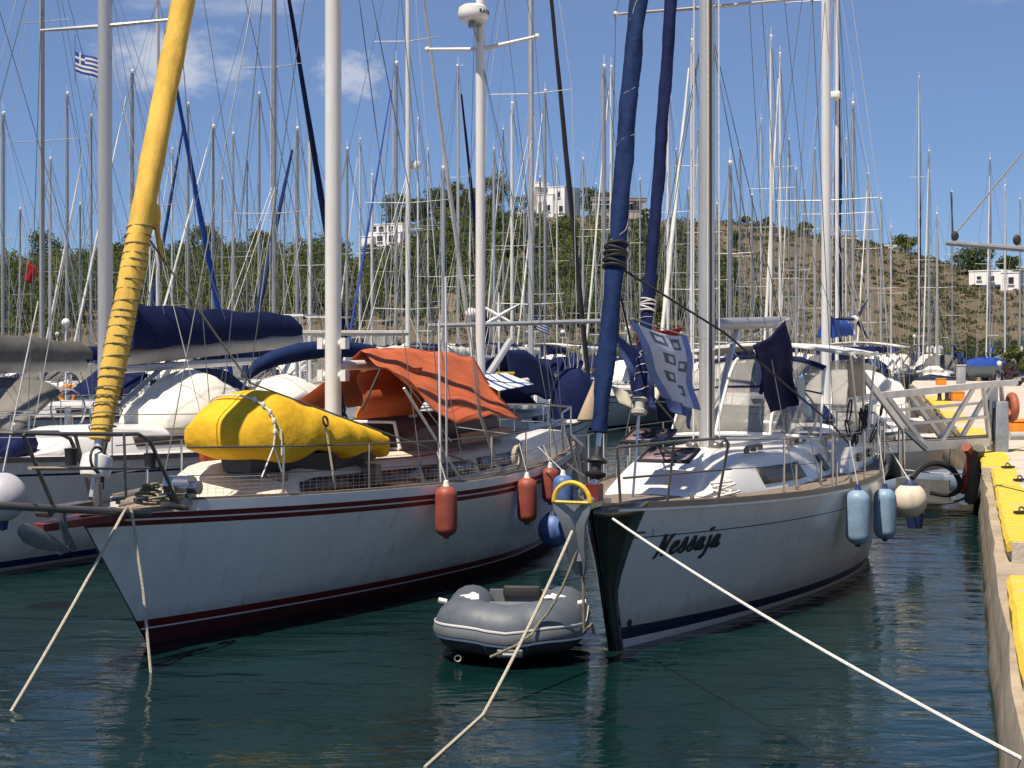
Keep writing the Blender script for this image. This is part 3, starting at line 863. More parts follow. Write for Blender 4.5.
sec3 = q_edge(list(reversed(fr(24.4, 28.25, .6))), .02, .025, 3)
sec2 = q_edge(list(reversed(fr(15.1, 24.2, .6))), .16, .025, 4)
notch = q_edge([15.05, 14.2, 13.3, 12.95], .85, .05, 5)
sec1 = q_edge(list(reversed(fr(6.2, 12.9, .6))), .10, .025, 6)
poly = poly + left[1:] + sec3 + sec2 + notch + sec1 + [(-2.5, 4.8), (-4, 4.2)]
mb = MB(); mb.slab(poly, .86, QT)
mb.obj('quay_pavement', M_CONCT, kind='structure')
base = [(-4.2, -9), (60, -9), (75, 84.2), (21.7, 84.2)] + q_edge(list(reversed(fr(28.35, 84, 3))), -.02, .06, 7)[1:] + q_edge(list(reversed(fr(6, 28.3, .9))), 0, .02, 8) + [(-2.7, 4.7), (-4.2, 4.1)]
mb = MB()
n = len(base); r_ = random.Random(9)
levels = [-2.5, -.4, -.05, .12, .3, .5, .68, .857]
rings = []
for z in levels:
    rings.append([Vector((x + r_.uniform(-.006, .006) + .008 * math.sin(y * 2.1 + z * 3) + (.03 if z > .8 else 0) - (.04 if z < .15 else 0), y, z)) for x, y in base])
mb.loft(rings)
def wall_mat():
    m = mat('quay_wall_concrete', (0.43, 0.355, 0.265), 0.93, vary=.2, scale=1.6, bump=1.0, bscale=6, col2=(0.23, 0.185, 0.135), stretch=(1, 1, .4))
    t = m.node_tree; p = t.nodes['Principled BSDF']; src = p.inputs['Base Color'].links[0].from_socket
    g = t.nodes.new('ShaderNodeNewGeometry'); sp = t.nodes.new('ShaderNodeSeparateXYZ'); t.links.new(g.outputs['Position'], sp.inputs[0])
    no = t.nodes.new('ShaderNodeTexNoise'); no.inputs['Scale'].default_value = 3; no.inputs['Detail'].default_value = 6; t.links.new(g.outputs['Position'], no.inputs['Vector'])
    ad = t.nodes.new('ShaderNodeMath'); ad.operation = 'MULTIPLY_ADD'; ad.inputs[1].default_value = -.35; t.links.new(no.outputs[0], ad.inputs[0]); t.links.new(sp.outputs[2], ad.inputs[2])
    mr = t.nodes.new('ShaderNodeMapRange'); mr.inputs[1].default_value = -.13; mr.inputs[2].default_value = .10; t.links.new(ad.outputs[0], mr.inputs[0])
    mx = t.nodes.new('ShaderNodeMix'); mx.data_type = 'RGBA'; t.links.new(mr.outputs[0], mx.inputs[0])
    mx.inputs[6].default_value = (0.05, 0.048, 0.03, 1); t.links.new(src, mx.inputs[7]); t.links.new(mx.outputs[2], p.inputs['Base Color'])
    return m
mb.obj('quay', wall_mat(), kind='structure', sharp=60)
def painted_edge(ds, off, w, seed, drop=.13):
    mb = MB(); r_ = random.Random(seed); rings = []
    for d in ds:
        x = q_line(d, off); ww = w * (1 + r_.uniform(-.12, .12))
        jx = r_.uniform(-.012, .012)
        rings.append([Vector((x - .035 + jx, d, QT - drop * (1 + r_.uniform(-.3, .4)))), Vector((x - .045 + jx, d, QT - .03)), Vector((x - .01 + jx, d, QT + .012)), Vector((x + ww * .5, d, QT + .010)), Vector((x + ww, d, QT + .006)), Vector((x + ww, d, QT - .03))])
    mb.loft(rings)
    return mb.obj('kerb', M_YELR, kind='structure')
painted_edge(fr(6.2, 12.88, .4), .10, .36, 1)
painted_edge(fr(15.15, 24.15, .4), .16, .34, 2)
painted_edge(fr(24.45, 28.22, .4), .02, .45, 3)
painted_edge(fr(32.5, 36, .6), .02, .5, 4)
painted_edge(fr(38.5, 45, .8), .02, .5, 5)
painted_edge(fr(47, 58, 1), .02, .6, 6)
mb = MB(); rings = []
for x in fr(-.15, 2.6, .3):
    rings.append([Vector((q_line(28.25) + .02 + x * 1.0, 28.30 + dy, QT + dz)) for dy, dz in ((-.28, .006), (-.28, .010), (.03, .012), (.05, -.03), (.04, -.2), (-.2, -.2))])
mb.loft(rings); mb.obj('kerb', M_YELR, kind='structure')

# ================================================================== THE KETCH (white hull, red stripes)
def stays(parent, lines, r=.006, m=None, name='stay'):
    for a, b in lines:
        MB().tube([a, b], r, 5).obj(name, m or M_WIRE, parent)

A = Boat('ketch', 'white two-masted ketch with dark red stripes and a yellow furled headsail', 'sailing boat', -3.64, 15.4, 20)
A.hull_form(10.6, 3.5, 1.42, 1.19, 1.30, 1.15, tm=.56, ts=.62, fine=1.75)
BW = .075
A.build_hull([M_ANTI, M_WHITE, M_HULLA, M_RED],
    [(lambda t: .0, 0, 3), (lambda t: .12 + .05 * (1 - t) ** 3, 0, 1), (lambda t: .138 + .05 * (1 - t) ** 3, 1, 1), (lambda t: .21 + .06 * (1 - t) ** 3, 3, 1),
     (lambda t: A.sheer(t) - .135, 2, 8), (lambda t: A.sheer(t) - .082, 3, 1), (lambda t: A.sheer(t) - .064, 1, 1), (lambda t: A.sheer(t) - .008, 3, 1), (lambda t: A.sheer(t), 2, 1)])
A.build_deck(M_TEAK, drop=.02)
A.rail_strip(-.006, .10, .10, M_WHITE, t0=.10, name='bulwark', out=.004)
A.rail_strip(.101, .125, .07, M_TEAKG, t0=.10, name='cap_rail', out=-.012)
# stem head
mb = MB(); mb.slab([(-1.78, -.08), (-1.2, -.12), (-.75, -.24), (-.75, .24), (-1.2, .12), (-1.78, .08)], 1.33, 1.40)
A.part('bow_platform', mb, M_RED)
mb = MB(); mb.box((-1.35, 0, 1.51), (.62, .16, .05)); mb.tube([(-1.66, -.07, 1.50), (-1.66, .07, 1.50)], .05, 10)
A.part('bow_roller', mb, M_STEELD)
# bowsprit spar
A.part('bowsprit', MB().tube([A.at(150, 513, -.42), A.at(60, 509, -.2), A.at(-25, 504, 0)], .036, 10), M_STEELD)
# cabin: long low house with a dark strip of windows
A.cabin(.85, 8.6, 1.16, .40, M_CREAM, front=1.2, back=.3, shrink=.86, nx=24, taper=.55)
A.cab_window(1.75, 4.4, .22, .80, M_GLASSB)
A.cab_window(4.5, 6.1, .24, .82, M_GLASSB)
A.cab_window(6.3, 7.6, .25, .82, M_GLASSB)
MB().tube([A.cab_side(x, .99, -1, .0) + Vector((0, .1, .06)) for x in fr(2.0, 6.6, .45)], .014, 6).obj('grab_rail', M_WOOD, A.root)
# doghouse and cockpit coaming
zt = lambda X: A.deck_z(X, 0) + .40
mb = MB(); rings = []
for X, w_, h in ((5.0, .55, .02), (5.35, .72, .34), (6.6, .84, .42), (7.8, .9, .40), (7.85, .9, .0)):
    z = zt(min(X, 7.4)); rings.append([Vector((X, y, zz)) for y, zz in ((-w_, z - .32), (-w_ * .9, z + h * .8), (-w_ * .7, z + h), (w_ * .7, z + h), (w_ * .9, z + h * .8), (w_, z - .32))])
mb.loft(rings); A.part('doghouse', mb, M_MAUVE)
f = MB(); q = [Vector((5.02, y, zt(5) + z)) for y, z in ((-.5, .02), (-.42, .36), (.3, .36), (.38, .02))]
f.tube(q + [q[0]], .028, 6); o = A.part('windscreen_frame', f, M_WHITE)
MB().add([p + Vector((-.01, 0, 0)) for p in q], [(0, 1, 2, 3)]).obj('windscreen', M_GLASS, o, solid=.008)
mb = MB()
mb.box((6.9, -.95, zt(6.9) + .12), (1.9, .05, .14)); A.part('coaming_board', mb, M_WOOD)
mb = MB(); rings = []
for X, h in ((7.7, .05), (8.0, .42), (9.2, .48), (10.0, .40), (10.3, .05)):
    z = A.deck_z(X, 0) - .05; w0 = 1.18; rings.append([Vector((X, y, z + zz)) for y, zz in ((-w0, 0), (-w0 * .96, h), (-w0 * .75, h + .02), (-w0 * .7, .05), (w0 * .7, .05), (w0 * .75, h + .02), (w0 * .96, h), (w0, 0))])
mb.loft(rings); A.part('cockpit_coaming', mb, M_WHITE)
A.part('teak_hatch', MB().rbox((4.75, -.1, zt(4.7) + .06), (.5, .5, .1), .04), M_WOOD)
for X, Y in ((5.9, -.3), (7.2, .35)):
    mb = MB(); mb.tube([(0, 0, 0), (0, 0, .16), (-.06, 0, .24), (-.16, 0, .25)], [.06, .06, .075, .085], 12)
    o = mb.obj('cowl_vent', M_WPLA, A.root); o.location = (X, Y, zt(X) + .40)
# masts
MX = 4.1
mast = A.part('mainmast', spar(.098, 1.45, 17.2), M_MASTW)
for z in (2.62, 3.02):
    mb = MB(); mb.tube([(MX, -.16, z), (MX, .16, z)], .05, 10); mb.box((MX, -.16, z), (.12, .07, .14)); mb.box((MX, .16, z), (.12, .07, .14)); mb.obj('halyard_winch', M_MASTW, A.root)
mast.location.x = MX
mb = MB(); rd2 = random.Random(4)
for k in range(5):
    a = rd2.uniform(0, 6); mb.tube([(MX + .13 + .02 * k, -.05 + .03 * k, 1.75), (MX + .14, -.06 + .03 * k, 2.3), (MX + .12, -.02 * k, 2.9)], .012, 5)
    mb.torus((MX + .17, -.06 + .03 * k, 2.05 + .12 * k), .09, .016, Matrix.Rotation(R(90), 3, 'X'), 14, 5)
A.part('halyard_coils', mb, MATS['blue_canvas'])
MZ = 9.2
mz = A.part('mizzen_mast', spar(.074, 1.3, 11.8), M_MASTW); mz.location.x = MZ
zsp = A.at(480, 46, 0).z
mb = MB(); q = [Vector((MZ + .05, -.92, zsp + .10)), Vector((MZ, 0, zsp - .05)), Vector((MZ + .05, .92, zsp + .02))]
mb.tube(q, [.025, .035, .025], 8); mb.ball(q[0], .045); mb.ball(q[2], .045)
A.part('mizzen_spreader', mb, M_MASTW)
zr = A.at(477, 15, 0).z
mb = MB(); mb.lathe([(.02, -.13), (.20, -.12), (.235, -.07), (.24, .0), (.225, .08), (.16, .12), (.01, .13)], (MZ - .30, 0, zr), 22)
dome = A.part('radar_dome', mb, M_WPLA)
mb = MB(); mb.box((MZ - .22, 0, zr - .15), (.30, .10, .03)); mb.tube([(MZ - .34, 0, zr - .16), (MZ - .06, 0, zr - .42)], .022, 6); mb.tube([(MZ - .36, .05, zr - .2), (MZ - .36, -.05, zr - .2)], .04, 8); mb.tube([(MZ - .18, .04, zr - .16), (MZ - .05, .03, zr - .36)], .015, 6)
A.part('radar_bracket', mb, M_GALV)
def text(body, size, M4, m, name, parent, bold=0.0, shear=0.0, ext=.002):
    cu = bpy.data.curves.new(name, 'FONT'); cu.body = body; cu.size = size; cu.align_x = 'CENTER'; cu.align_y = 'CENTER'
    cu.extrude = ext; cu.offset = bold; cu.shear = shear; cu.resolution_u = 2
    o = bpy.data.objects.new(name, cu); dg = None
    COL.objects.link(o); bpy.context.view_layer.update()
    me = bpy.data.meshes.new_from_object(o.evaluated_get(bpy.context.evaluated_depsgraph_get()))
    bpy.data.objects.remove(o); me.materials.clear(); me.materials.append(m)
    o = bpy.data.objects.new(name, me); COL.objects.link(o); o.parent = parent; o.matrix_local = M4
    return o
# lettering round the radome, letter by letter on its drum (port bow side)
word = 'RAYMARINE'
for i, ch in enumerate(word):
    a = R(-90 - 40 + i * 15)         # angle round the dome, facing the photographer
    Mz = Matrix.Translation((MZ - .30 + math.cos(a) * .241, math.sin(a) * .241, zr - .01)) @ Matrix.Rotation(a + R(90), 4, 'Z') @ Matrix.Rotation(R(90), 4, 'X')
    text(ch, .085, Mz, M_NAVYP, 'letter', dome, .002)
# mizzen boom gallows and boom
A.part('mizzen_boom', MB().tube([(MZ + .1, 0, 2.35), (11.4, 0, 2.40)], .045, 10), M_MASTW)
A.part('main_boom', MB().tube([(MX + .12, 0, 2.74), (8.7, 0, 2.74)], .065, 10), M_MASTW)
# headsail rolled on the forestay
pa = A.at(98, 452, 0); pb = Vector((MX - .15, 0, 16.9))
tack = A.at(92, 497, 0)
dirv = (pb - pa).normalized()
sail = A.part('furled_sail', furled(pa + dirv * .12, pa.lerp(pb, .93), .120, .5, 5, n=170, k=18, clew=.45, fold=.10), M_YELS)
q0, q1 = pa + dirv * .2, pa + dirv * 2.35
spiral(q0, q1, .129, .098, .007, .05, 3).obj('lashing', M_ROPEG, sail)
PH = 5.2
for pxy in ((116, 357), (111, 391)):
    c = A.at(pxy[0], pxy[1], 0); rr = []
    for s_ in (-.05, .05):
        p = c + dirv * s_; a = dirv.orthogonal().normalized(); b = dirv.cross(a)
        rr.append([p + (a * math.cos(j * .4 + PH) + b * math.sin(j * .4 + PH)) * .141 for j in range(5)])
    m = MB(); m.loft(rr, close=False, cap=False); m.obj('repair_patch', mat('pink_patch', (.55, .14, .13), .85), sail)
cpt = pa + dirv * 2.42
m = MB(); m.ball(cpt + Vector((.10, -.07, 0)), .07, sc=(1, 1, 2.0)); m.tube([cpt + Vector((.1, -.1, -.1)), cpt + Vector((.16, -.12, -.45))], .03, 6)
m.obj('clew', M_YELS, sail)
mb = MB(); mb.tube([tack, pa], .03, 8); mb.tube([pa - dirv * .02, pa + dirv * .12], .05, 10)
A.part('forestay', mb, M_ALU)
mb = MB(); c = tack.lerp(pa, .75); mb.lathe([(.03, -.14), (.13, -.13), (.15, -.05), (.145, .06), (.05, .12), (.03, .16)], c, 16, 0, Vector((0, 0, 1)).rotation_difference(dirv).to_matrix())
A.part('furling_drum', mb, M_WPLA)
A.part('inner_forestay', MB().tube([(.15, -.05, 1.5), (MX - .1, 0, 12.5)], .007, 5), M_WIRE)
# pulpit
def bent(pts, r=.018, m=None, name='pulpit_rail', parent=None, n=8):
    return MB().tube(pts, r, n).obj(name, m or M_STEELD, parent)
Yp = -.45
p1, p2, p3 = A.at(14, 433, -.16), A.at(138, 434, Yp), A.at(150, 441, Yp)
foot = A.at(178, 503, Yp - .02)
bent([p1, A.at(60, 434, -.3), p2, p3, foot], .019, parent=A.root)
bent([Vector((v.x, -v.y, v.z)) for v in (p1, A.at(60, 434, -.3), p2, p3, foot)], .019, parent=A.root)
bent([p1, Vector((p1.x - .04, 0, p1.z)), Vector((p1.x, -p1.y, p1.z))], .019, parent=A.root)
bent([A.at(23, 434, -.2), A.at(54, 508, -.14)], .018, parent=A.root, name='pulpit_leg')
bent([A.at(75, 434, .25), A.at(84, 468, .25), A.at(92, 505, .22)], .018, parent=A.root, name='pulpit_leg')
bent([A.at(124, 434, Yp), A.at(126, 497, Yp)], .013, parent=A.root, name='pulpit_leg')
bent([A.at(36, 469, -.2), A.at(163, 468, Yp)], .013, parent=A.root, name='pulpit_rail')
mb = MB(); c0, c1 = A.at(30, 468, -.24), A.at(90, 468, -.36); d_ = (c1 - c0); mb.tube([c0, c1], .03, 6, sq=.5); A.part('bow_plank', mb, M_TIMB)
for px, py, mm in ((71, 457, M_BLK), (150, 461, M_RED)):
    c = A.at(px, py, -.4); mb = MB(); mb.lathe([(.02, -.075), (.05, -.075), (.055, .05), (.06, .075), (.02, .08)], c, 12); A.part('bow_light', mb, M_BLK)
mb = MB(); c = A.at(93, 489, 0); mb.tube([c + Vector((0, -.1, 0)), c + Vector((.02, -.1, .3)), c + Vector((.1, -.08, .45))], .02, 6); mb.torus(c + Vector((-.03, -.08, .28)), .12, .014, Matrix.Rotation(R(80), 3, 'X'), 16, 5); A.part('furler_line', mb, M_BLK)
A.part('samson_post', MB().tube([A.at(98, 508, -.12), A.at(98, 483, -.12)], [.05, .04], 8), M_STEELD)
# anchor hanging in the stem roller
M_ANC = mat('dark_galvanised', (.13, .16, .17), .5, metal=.3, vary=.2, scale=6)
anc = A.part('anchor', MB().tube([A.at(62, 508, -.16), A.at(64, 530, -.16), A.at(72, 548, -.18), A.at(60, 552, -.2)], [.03, .035, .05, .03], 8), M_ANC)
mb = MB(); ca, cb = A.at(18, 530, -.22), A.at(66, 549, -.2); da = cb - ca; rings = []
for q, w_, t_ in ((0, .05, .03), (.12, .105, .08), (.4, .12, .09), (.7, .09, .06), (1, .02, .02)):
    c = ca + da * q; rings.append([c + Vector((y * .6, y * .3, z)) for y, z in ((-w_, .02), (-w_ * .5, t_), (w_ * .5, t_), (w_, .02), (w_ * .6, -t_), (-w_ * .6, -t_))])
mb.loft(rings); mb.obj('fluke', M_ANC, anc)
A.part('anchor_chain', MB().tube([(-1.2, 0, 1.52), (-.6, .05, 1.5), (-.1, .1, 1.52), (.2, .1, 1.55)], .022, 6), M_GALV)
# windlass and coils of rope
mb = MB(); c = A.at(182, 487, -.35); mb.tube([c + Vector((0, -.12, 0)), c + Vector((0, .15, 0))], .115, 14); mb.tube([c + Vector((0, -.20, 0)), c + Vector((0, -.12, 0))], [.07, .06], 12); mb.box(c + Vector((0, .05, -.12)), (.22, .3, .12))
A.part('windlass', mb, M_STEEL)
mb = MB(); c = A.at(152, 496, -.2)
for k in range(9): mb.torus(c + Vector((rd2.uniform(-.05, .05), rd2.uniform(-.06, .06), -.06 + .022 * k)), .12 - .006 * k, .014, Matrix.Rotation(rd2.uniform(-.2, .2), 3, 'X'), 20, 5)
A.part('rope_coil', mb, M_ROPEG)
for px in (118, 141):
    c = A.at(px, 504, -.42); mb = MB(); mb.tube([c + Vector((-.1, 0, .05)), c + Vector((.1, 0, .05))], .02, 8); mb.tube([c, c + Vector((0, 0, .05))], .022, 8); A.part('cleat', mb, M_STEELD)
# stanchions, lifelines and safety netting
def side_pt(b, X, inset=.08, dz=.02): 
    t = b.t_of(X); return Vector((X, -(b.hb(t, b.sheer(t)) - inset), b.sheer(t) + dz))
SX = [.05, 1.25, 2.55, 3.9, 5.3, 6.7, 8.1, 9.4]
for side in (-1, 1):
    tops = []
    for i, X in enumerate(SX):
        p = side_pt(A, X); p.y *= -side; p = Vector((p.x, side * abs(p.y), p.z))
        tp = p + Vector((0, 0, .60))
        tops.append(tp)
        if i: MB().tube([p, tp], .013, 7).obj('stanchion', M_STEEL, A.root)
    MB().tube(tops, .011 if side < 0 else .008, 6).obj('lifeline', M_STEELD, A.root)
    MB().tube([t_ - Vector((0, 0, .28)) for t_ in tops], .005, 5).obj('lifeline', M_STEELD, A.root)
    mb = MB(); n = 90
    if side < 0:
        pts0 = [side_pt(A, .1 + 8.6 * i / n, .08, .08) for i in range(n + 1)]
        for i in range(n + 1): mb.tube([pts0[i], pts0[i] + Vector((0, 0, .24))], .0022, 3, cap=False)
        for k in range(7): mb.tube([p + Vector((0, 0, .04 * k)) for p in pts0[::3]], .0022, 3, cap=False)
        mb.obj('safety_netting', M_WIREL, A.root)
stays(A.root, [(side_pt(A, 4.0, .02), (MX, 0, 16.5)), (side_pt(A, 4.5, .02), (MX, 0, 9.8)), (side_pt(A, 3.5, .02), (MX, 0, 9.8))], .006, M_WIRE, 'shroud')
stays(A.root, [(side_pt(A, 9.0, .02), (MZ, -.9, zsp + .1)), ((MZ, -.9, zsp + .1), (MZ, 0, 11.6)), (side_pt(A, 9.6, .02), (MZ, 0, zsp - .1)), (side_pt(A, 8.5, .02), (MZ, 0, zsp - .1)), ((10.5, -.8, 1.5), (MZ, 0, 11.6)), ((10.5, .8, 1.5), (MZ, 0, 11.6))], .005, M_WIRE, 'shroud')
for s_ in (1,):
    stays(A.root, [(Vector((4.0, 1.62, 1.3)), Vector((MX, 0, 16.5))), (Vector((4.5, 1.62, 1.3)), Vector((MX, 0, 9.8)))], .006, M_WIRE, 'shroud')
for X, off in ((3.9, 0), (4.05, .06)):      # light boat-hook poles and rope bundle by the shrouds
    MB().tube([side_pt(A, X, .05), side_pt(A, X, .05) + Vector((.0, .02, 2.05 + off * 9))], .014, 6).obj('flag_pole', M_MASTW, A.root)
mb = MB()
b0 = side_pt(A, 5.6, .06)
for k in range(4): mb.tube([b0 + Vector((.05 * k, 0, 0)), b0 + Vector((-.45 + .03 * k, .15, .9)), b0 + Vector((-.62 + .07 * k, .3, 2.4 + .2 * k))], .006, 5)
A.part('tackle', mb, M_ROPE)
A.part('headsail_sheet', MB().tube([pa + dirv * 2.3, A.at(250, 383, -.75), A.at(385, 433, -1.25), A.at(492, 470, -1.4)], .011, 6), M_ROPEG)
mb = MB(); mb.torus(A.at(517, 457, -1.62), .14, .03, Matrix.Rotation(R(90), 3, 'X'), 18, 6); A.part('life_ring_rope', mb, M_ROPE)
# stern rail
pts = [Vector((9.4, -1.28, 1.95)), Vector((10.4, -1.1, 2.0)), Vector((10.75, -.6, 2.02)), Vector((10.8, .6, 2.02)), Vector((10.4, 1.1, 2.0)), Vector((9.4, 1.28, 1.95))]
bent(pts, .016, M_STEEL, 'pushpit_rail', A.root)
for q in pts[:5]: bent([q, Vector((q.x - .02, q.y, 1.3))], .014, M_STEEL, 'stanchion', A.root)

# ---- loose things on the ketch
def on(b, o, name=None):  # a mesh built in boat coordinates, left as a top-level thing in the same frame
    o.location = b.root.location; o.rotation_euler = b.root.rotation_euler
    return o
# yellow-covered upturned dinghy on the foredeck
t = thing('covered_dinghy', 'upturned dinghy lashed under a bright yellow cover on the ketch foredeck', 'dinghy', A.root.location, A.root.rotation_euler[2])
c0, c1 = Vector((1.06, -.04, 0)), Vector((3.55, -.74, 0)); ax = (c1 - c0).normalized(); sd_ = Vector((-ax.y, ax.x, 0))
mb = MB(); rings = []; NN = 30; K = 28
prof_top = [(0, 2.18), (.08, 2.34), (.18, 2.48), (.26, 2.52), (.34, 2.46), (.46, 2.36), (.6, 2.25), (.8, 2.11), (.93, 2.01), (1, 1.95)]
prof_bot = [(0, 1.90), (.05, 1.78), (.16, 1.75), (.3, 1.74), (.45, 1.78), (.6, 1.76), (.8, 1.70), (.93, 1.68), (1, 1.70)]
prof_w = [(0, .40), (.06, .52), (.18, .60), (.4, .64), (.65, .60), (.9, .50), (1, .38)]
ip = lambda T, x: float(np.interp(x, [a for a, _ in T], [b for _, b in T]))
for i in range(NN + 1):
    q = i / NN; c = c0.lerp(c1, q); zt_, zb_, w_ = ip(prof_top, q), ip(prof_bot, q), ip(prof_w, q)
    ring = []
    for j in range(K):
        a = 2 * math.pi * j / K; cx, sx = math.cos(a), math.sin(a)
        y = w_ * (abs(cx) ** .75) * (1 if cx > 0 else -1)
        up = sx > 0
        z = (zt_ - (zb_ + .16)) * (abs(sx) ** .85) if up else -.16 * abs(sx) ** .6
        wr = .020 * math.sin(q * 31 + 3 * cx + 2 * math.sin(q * 9)) * (1 if j % 2 else .6) + .010 * math.sin(a * 5 + q * 19 + 2 * math.sin(q * 13))
        if not up: z = -.16 * abs(sx) ** .4 + (.05 * math.sin(q * 17) if abs(cx) > .3 else 0)
        ring.append(c + sd_ * (y * (1 + wr)) + Vector((0, 0, zb_ + .16 + z + wr * .7)))
    rings.append(ring)
mb.loft(rings)
cov = mb.obj('cover', M_YEL, t, sharp=70); cov['label'] = 'wrinkled bright yellow canvas cover'
md = cov.modifiers.new('smooth', 'SUBSURF'); md.levels = 1; md.render_levels = 1
mb = MB(); rings = []
for q, w_, zlo in ((.16, .25, 1.62), (.28, .42, 1.54), (.5, .48, 1.56), (.8, .42, 1.62), (.95, .3, 1.66)):
    c = c0.lerp(c1, q); rings.append([c + sd_ * y + Vector((0, 0, z)) for y, z in ((-w_, 1.80), (-w_ * .8, zlo), (w_ * .8, zlo), (w_, 1.80))])
mb.loft(rings); mb.obj('hull', M_DKRUB, t)
mb = MB()
pts = []
for k in range(15):
    a = math.pi * k / 14; ca_ = math.cos(a); c = c0.lerp(c1, .15 + .02 * math.sin(a * 3)); w_ = ip(prof_w, .15) + .012
    pts.append(c + sd_ * (-w_ * abs(ca_) ** .75 * (1 if ca_ > 0 else -1)) + Vector((0, 0, ip(prof_bot, .15) + .17 + (ip(prof_top, .15) - ip(prof_bot, .15) - .15) * math.sin(a) ** .85)))
mb.tube(pts, .011, 6)
for k in range(1, 6): mb.ball(pts[k], .026, n=8, k=6, sc=(1, 1, 1.5))
mb.tube([pts[4], pts[2] + Vector((.06, -.05, -.1)), pts[1] + Vector((.04, -.06, -.25))], .010, 5)
mb.tube([pts[0], pts[0] + Vector((-.35, -.05, -.30))], .010, 5); mb.tube([pts[0], pts[0] + Vector((.1, -.05, -.30))], .010, 5)
mb.obj('lashing', M_ROPEW, t)
mb = MB(); c = c0.lerp(c1, .45) + sd_ * (-.62) + Vector((0, 0, 2.16))
mb.torus(c, .055, .012, Matrix.Rotation(R(75), 3, 'X'), 16, 6); mb.obj('grommet', M_BLK, t)
MB().tube([c + Vector((0, 0, -.03)), Vector((c.x, c.y - .12, 1.42))], .012, 5).obj('strap', M_ROPE, t)
mb = MB()
for q in (.25, .85):
    c = c0.lerp(c1, q); mb.box((c.x, c.y, 1.5), (.1, 1.0, .22), 0, math.atan2(ax.y, ax.x))
mb.obj('chock', M_TEAKG, t)

# orange awning
t = thing('sun_awning', 'orange cloth sun awning stretched over the ketch cockpit', 'awning', A.root.location, A.root.rotation_euler[2])
r0, r1 = A.at(366, 354, .0), A.at(478, 374, .0)
e = [A.at(398, 372, -1.15), A.at(424, 398, -1.45), A.at(457, 427, -1.5), A.at(492, 413, -1.45), A.at(521, 421, -1.30)]
r0.z = 2.95; 
ridge = [Vector((4.9, 0, 2.93)), Vector((5.8, 0, 2.96)), Vector((6.9, 0, 2.93)), Vector((8.0, 0, 2.88)), Vector((8.9, 0, 2.80))]
def lerp_list(L_, u):
    k_ = u * (len(L_) - 1); i = min(int(k_), len(L_) - 2); return L_[i].lerp(L_[i + 1], k_ - i)
def awn(u, v):
    a = lerp_list(ridge, u); b = lerp_list(e, u)
    p = a.lerp(b, v)
    p.z += -.10 * math.sin(math.pi * v) * (0.6 + .4 * math.sin(u * 9)) + .03 * math.sin(u * 14) * v + .015 * math.sin(v * 11 + u * 20)
    return p
MB().grid(awn, 24, 14).obj('canopy', M_ORG, t, solid=.006)
def awn2(u, v):
    a = lerp_list(ridge, u); e2 = [Vector((4.7, 1.35, 2.0)), Vector((6.8, 1.4, 2.1)), Vector((8.9, 1.3, 2.05))]
    b = lerp_list(e2, u); p = a.lerp(b, v); p.z -= .08 * math.sin(math.pi * v); p.x += 0.0; return p
MB().grid(awn2, 18, 10).obj('canopy', M_ORG, t, solid=.006)
fl = [Vector((4.35, -.1, 2.66)), Vector((4.95, -.55, 2.60)), Vector((5.3, -.95, 2.35))]
MB().grid(lambda u, v: Vector((4.35 + 1.3 * u, -.25 - .30 * u + .05 * math.sin(v * 8), 2.68 - .62 * v + .02 * u)), 8, 8).obj('side_flap', M_ORG, t, solid=.006)
MB().grid(lambda u, v: Vector((3.0 + .95 * u, 1.25 - .2 * u, 2.02 + .42 * u - (.50 + .42 * u) * v)), 8, 8).obj('side_flap', M_ORG, t, solid=.006)
for a_, b_ in ((e[2], side_pt(A, 6.2, .08, .6)), (e[4], side_pt(A, 9.0, .08, .6)), (e[0], side_pt(A, 4.2, .08, .6))): MB().tube([a_, b_], .006, 5).obj('guy_line', M_ROPEW, t)
MB().tube([A.at(404, 388, -1.3), side_pt(A, 4.6, .1)], .017, 6).obj('awning_pole', M_MASTW, t)
MB().tube([A.at(380, 370, -.6), A.at(362, 410, -.6)], .014, 6).obj('awning_pole', M_BLK, t)

t = thing('striped_panel', 'white awning with thin blue stripes rigged behind the orange awning', 'awning', A.root.location, A.root.rotation_euler[2])
pc = [A.at(472, 376, .1), A.at(506, 373, .5), A.at(534, 384, -.45), A.at(499, 391, -.85)]
mb = MB(); NS = 20
def q_(u, v):
    p = pc[0].lerp(pc[3], v).lerp(pc[1].lerp(pc[2], v), u); p.z += -.03 * math.sin(math.pi * u) * math.sin(math.pi * v); return p
mb.grid(q_, NS, 8)
for i in range(NS):
    for j in range(8): mb.m[i * 8 + j] = 1 if i in (4, 5, 9, 14, 15) else 0
mb.obj('canopy', [M_FLAGW, M_BLUEB], t, solid=.006)
MB().tube([pc[3], Vector((pc[3].x, pc[3].y, 1.7))], .014, 6).obj('awning_pole', M_STEEL, t)

# fenders on the ketch side
def hull_fender(b, px, py_top, length, r, m, label, group, m_end=None, out=.0, rope=.35):
    tt, zz = b.find(px, py_top)
    p = b.surf(tt, zz, -1, r * .95 + out)
    rp_ = b.surf(tt, b.sheer(tt) + .1, -1, .01)
    top = b.w(*p); return fender(top, length, r, m, label, group, m_end, b.w(*rp_) + Vector((0, 0, rope)))
hull_fender(A, 436, 485, .60, .132, M_ORF, 'orange sausage fender hanging nearest the bow on the ketch side', 'orange fenders on the ketch', rope=.4)
hull_fender(A, 518, 477, .60, .132, M_ORF, 'orange sausage fender between its neighbour and the blue fenders', 'orange fenders on the ketch', rope=.4)
hull_fender(A, 541, 461, .5, .12, M_ORF, 'orange fender half hidden above the blue fenders', 'orange fenders on the ketch', rope=.3)
hull_fender(A, 537, 474, .6, .14, M_BLFM, 'long blue fender squeezed behind the grey anchor with the yellow bar', 'blue fenders between the two yachts', rope=.3, out=.25)
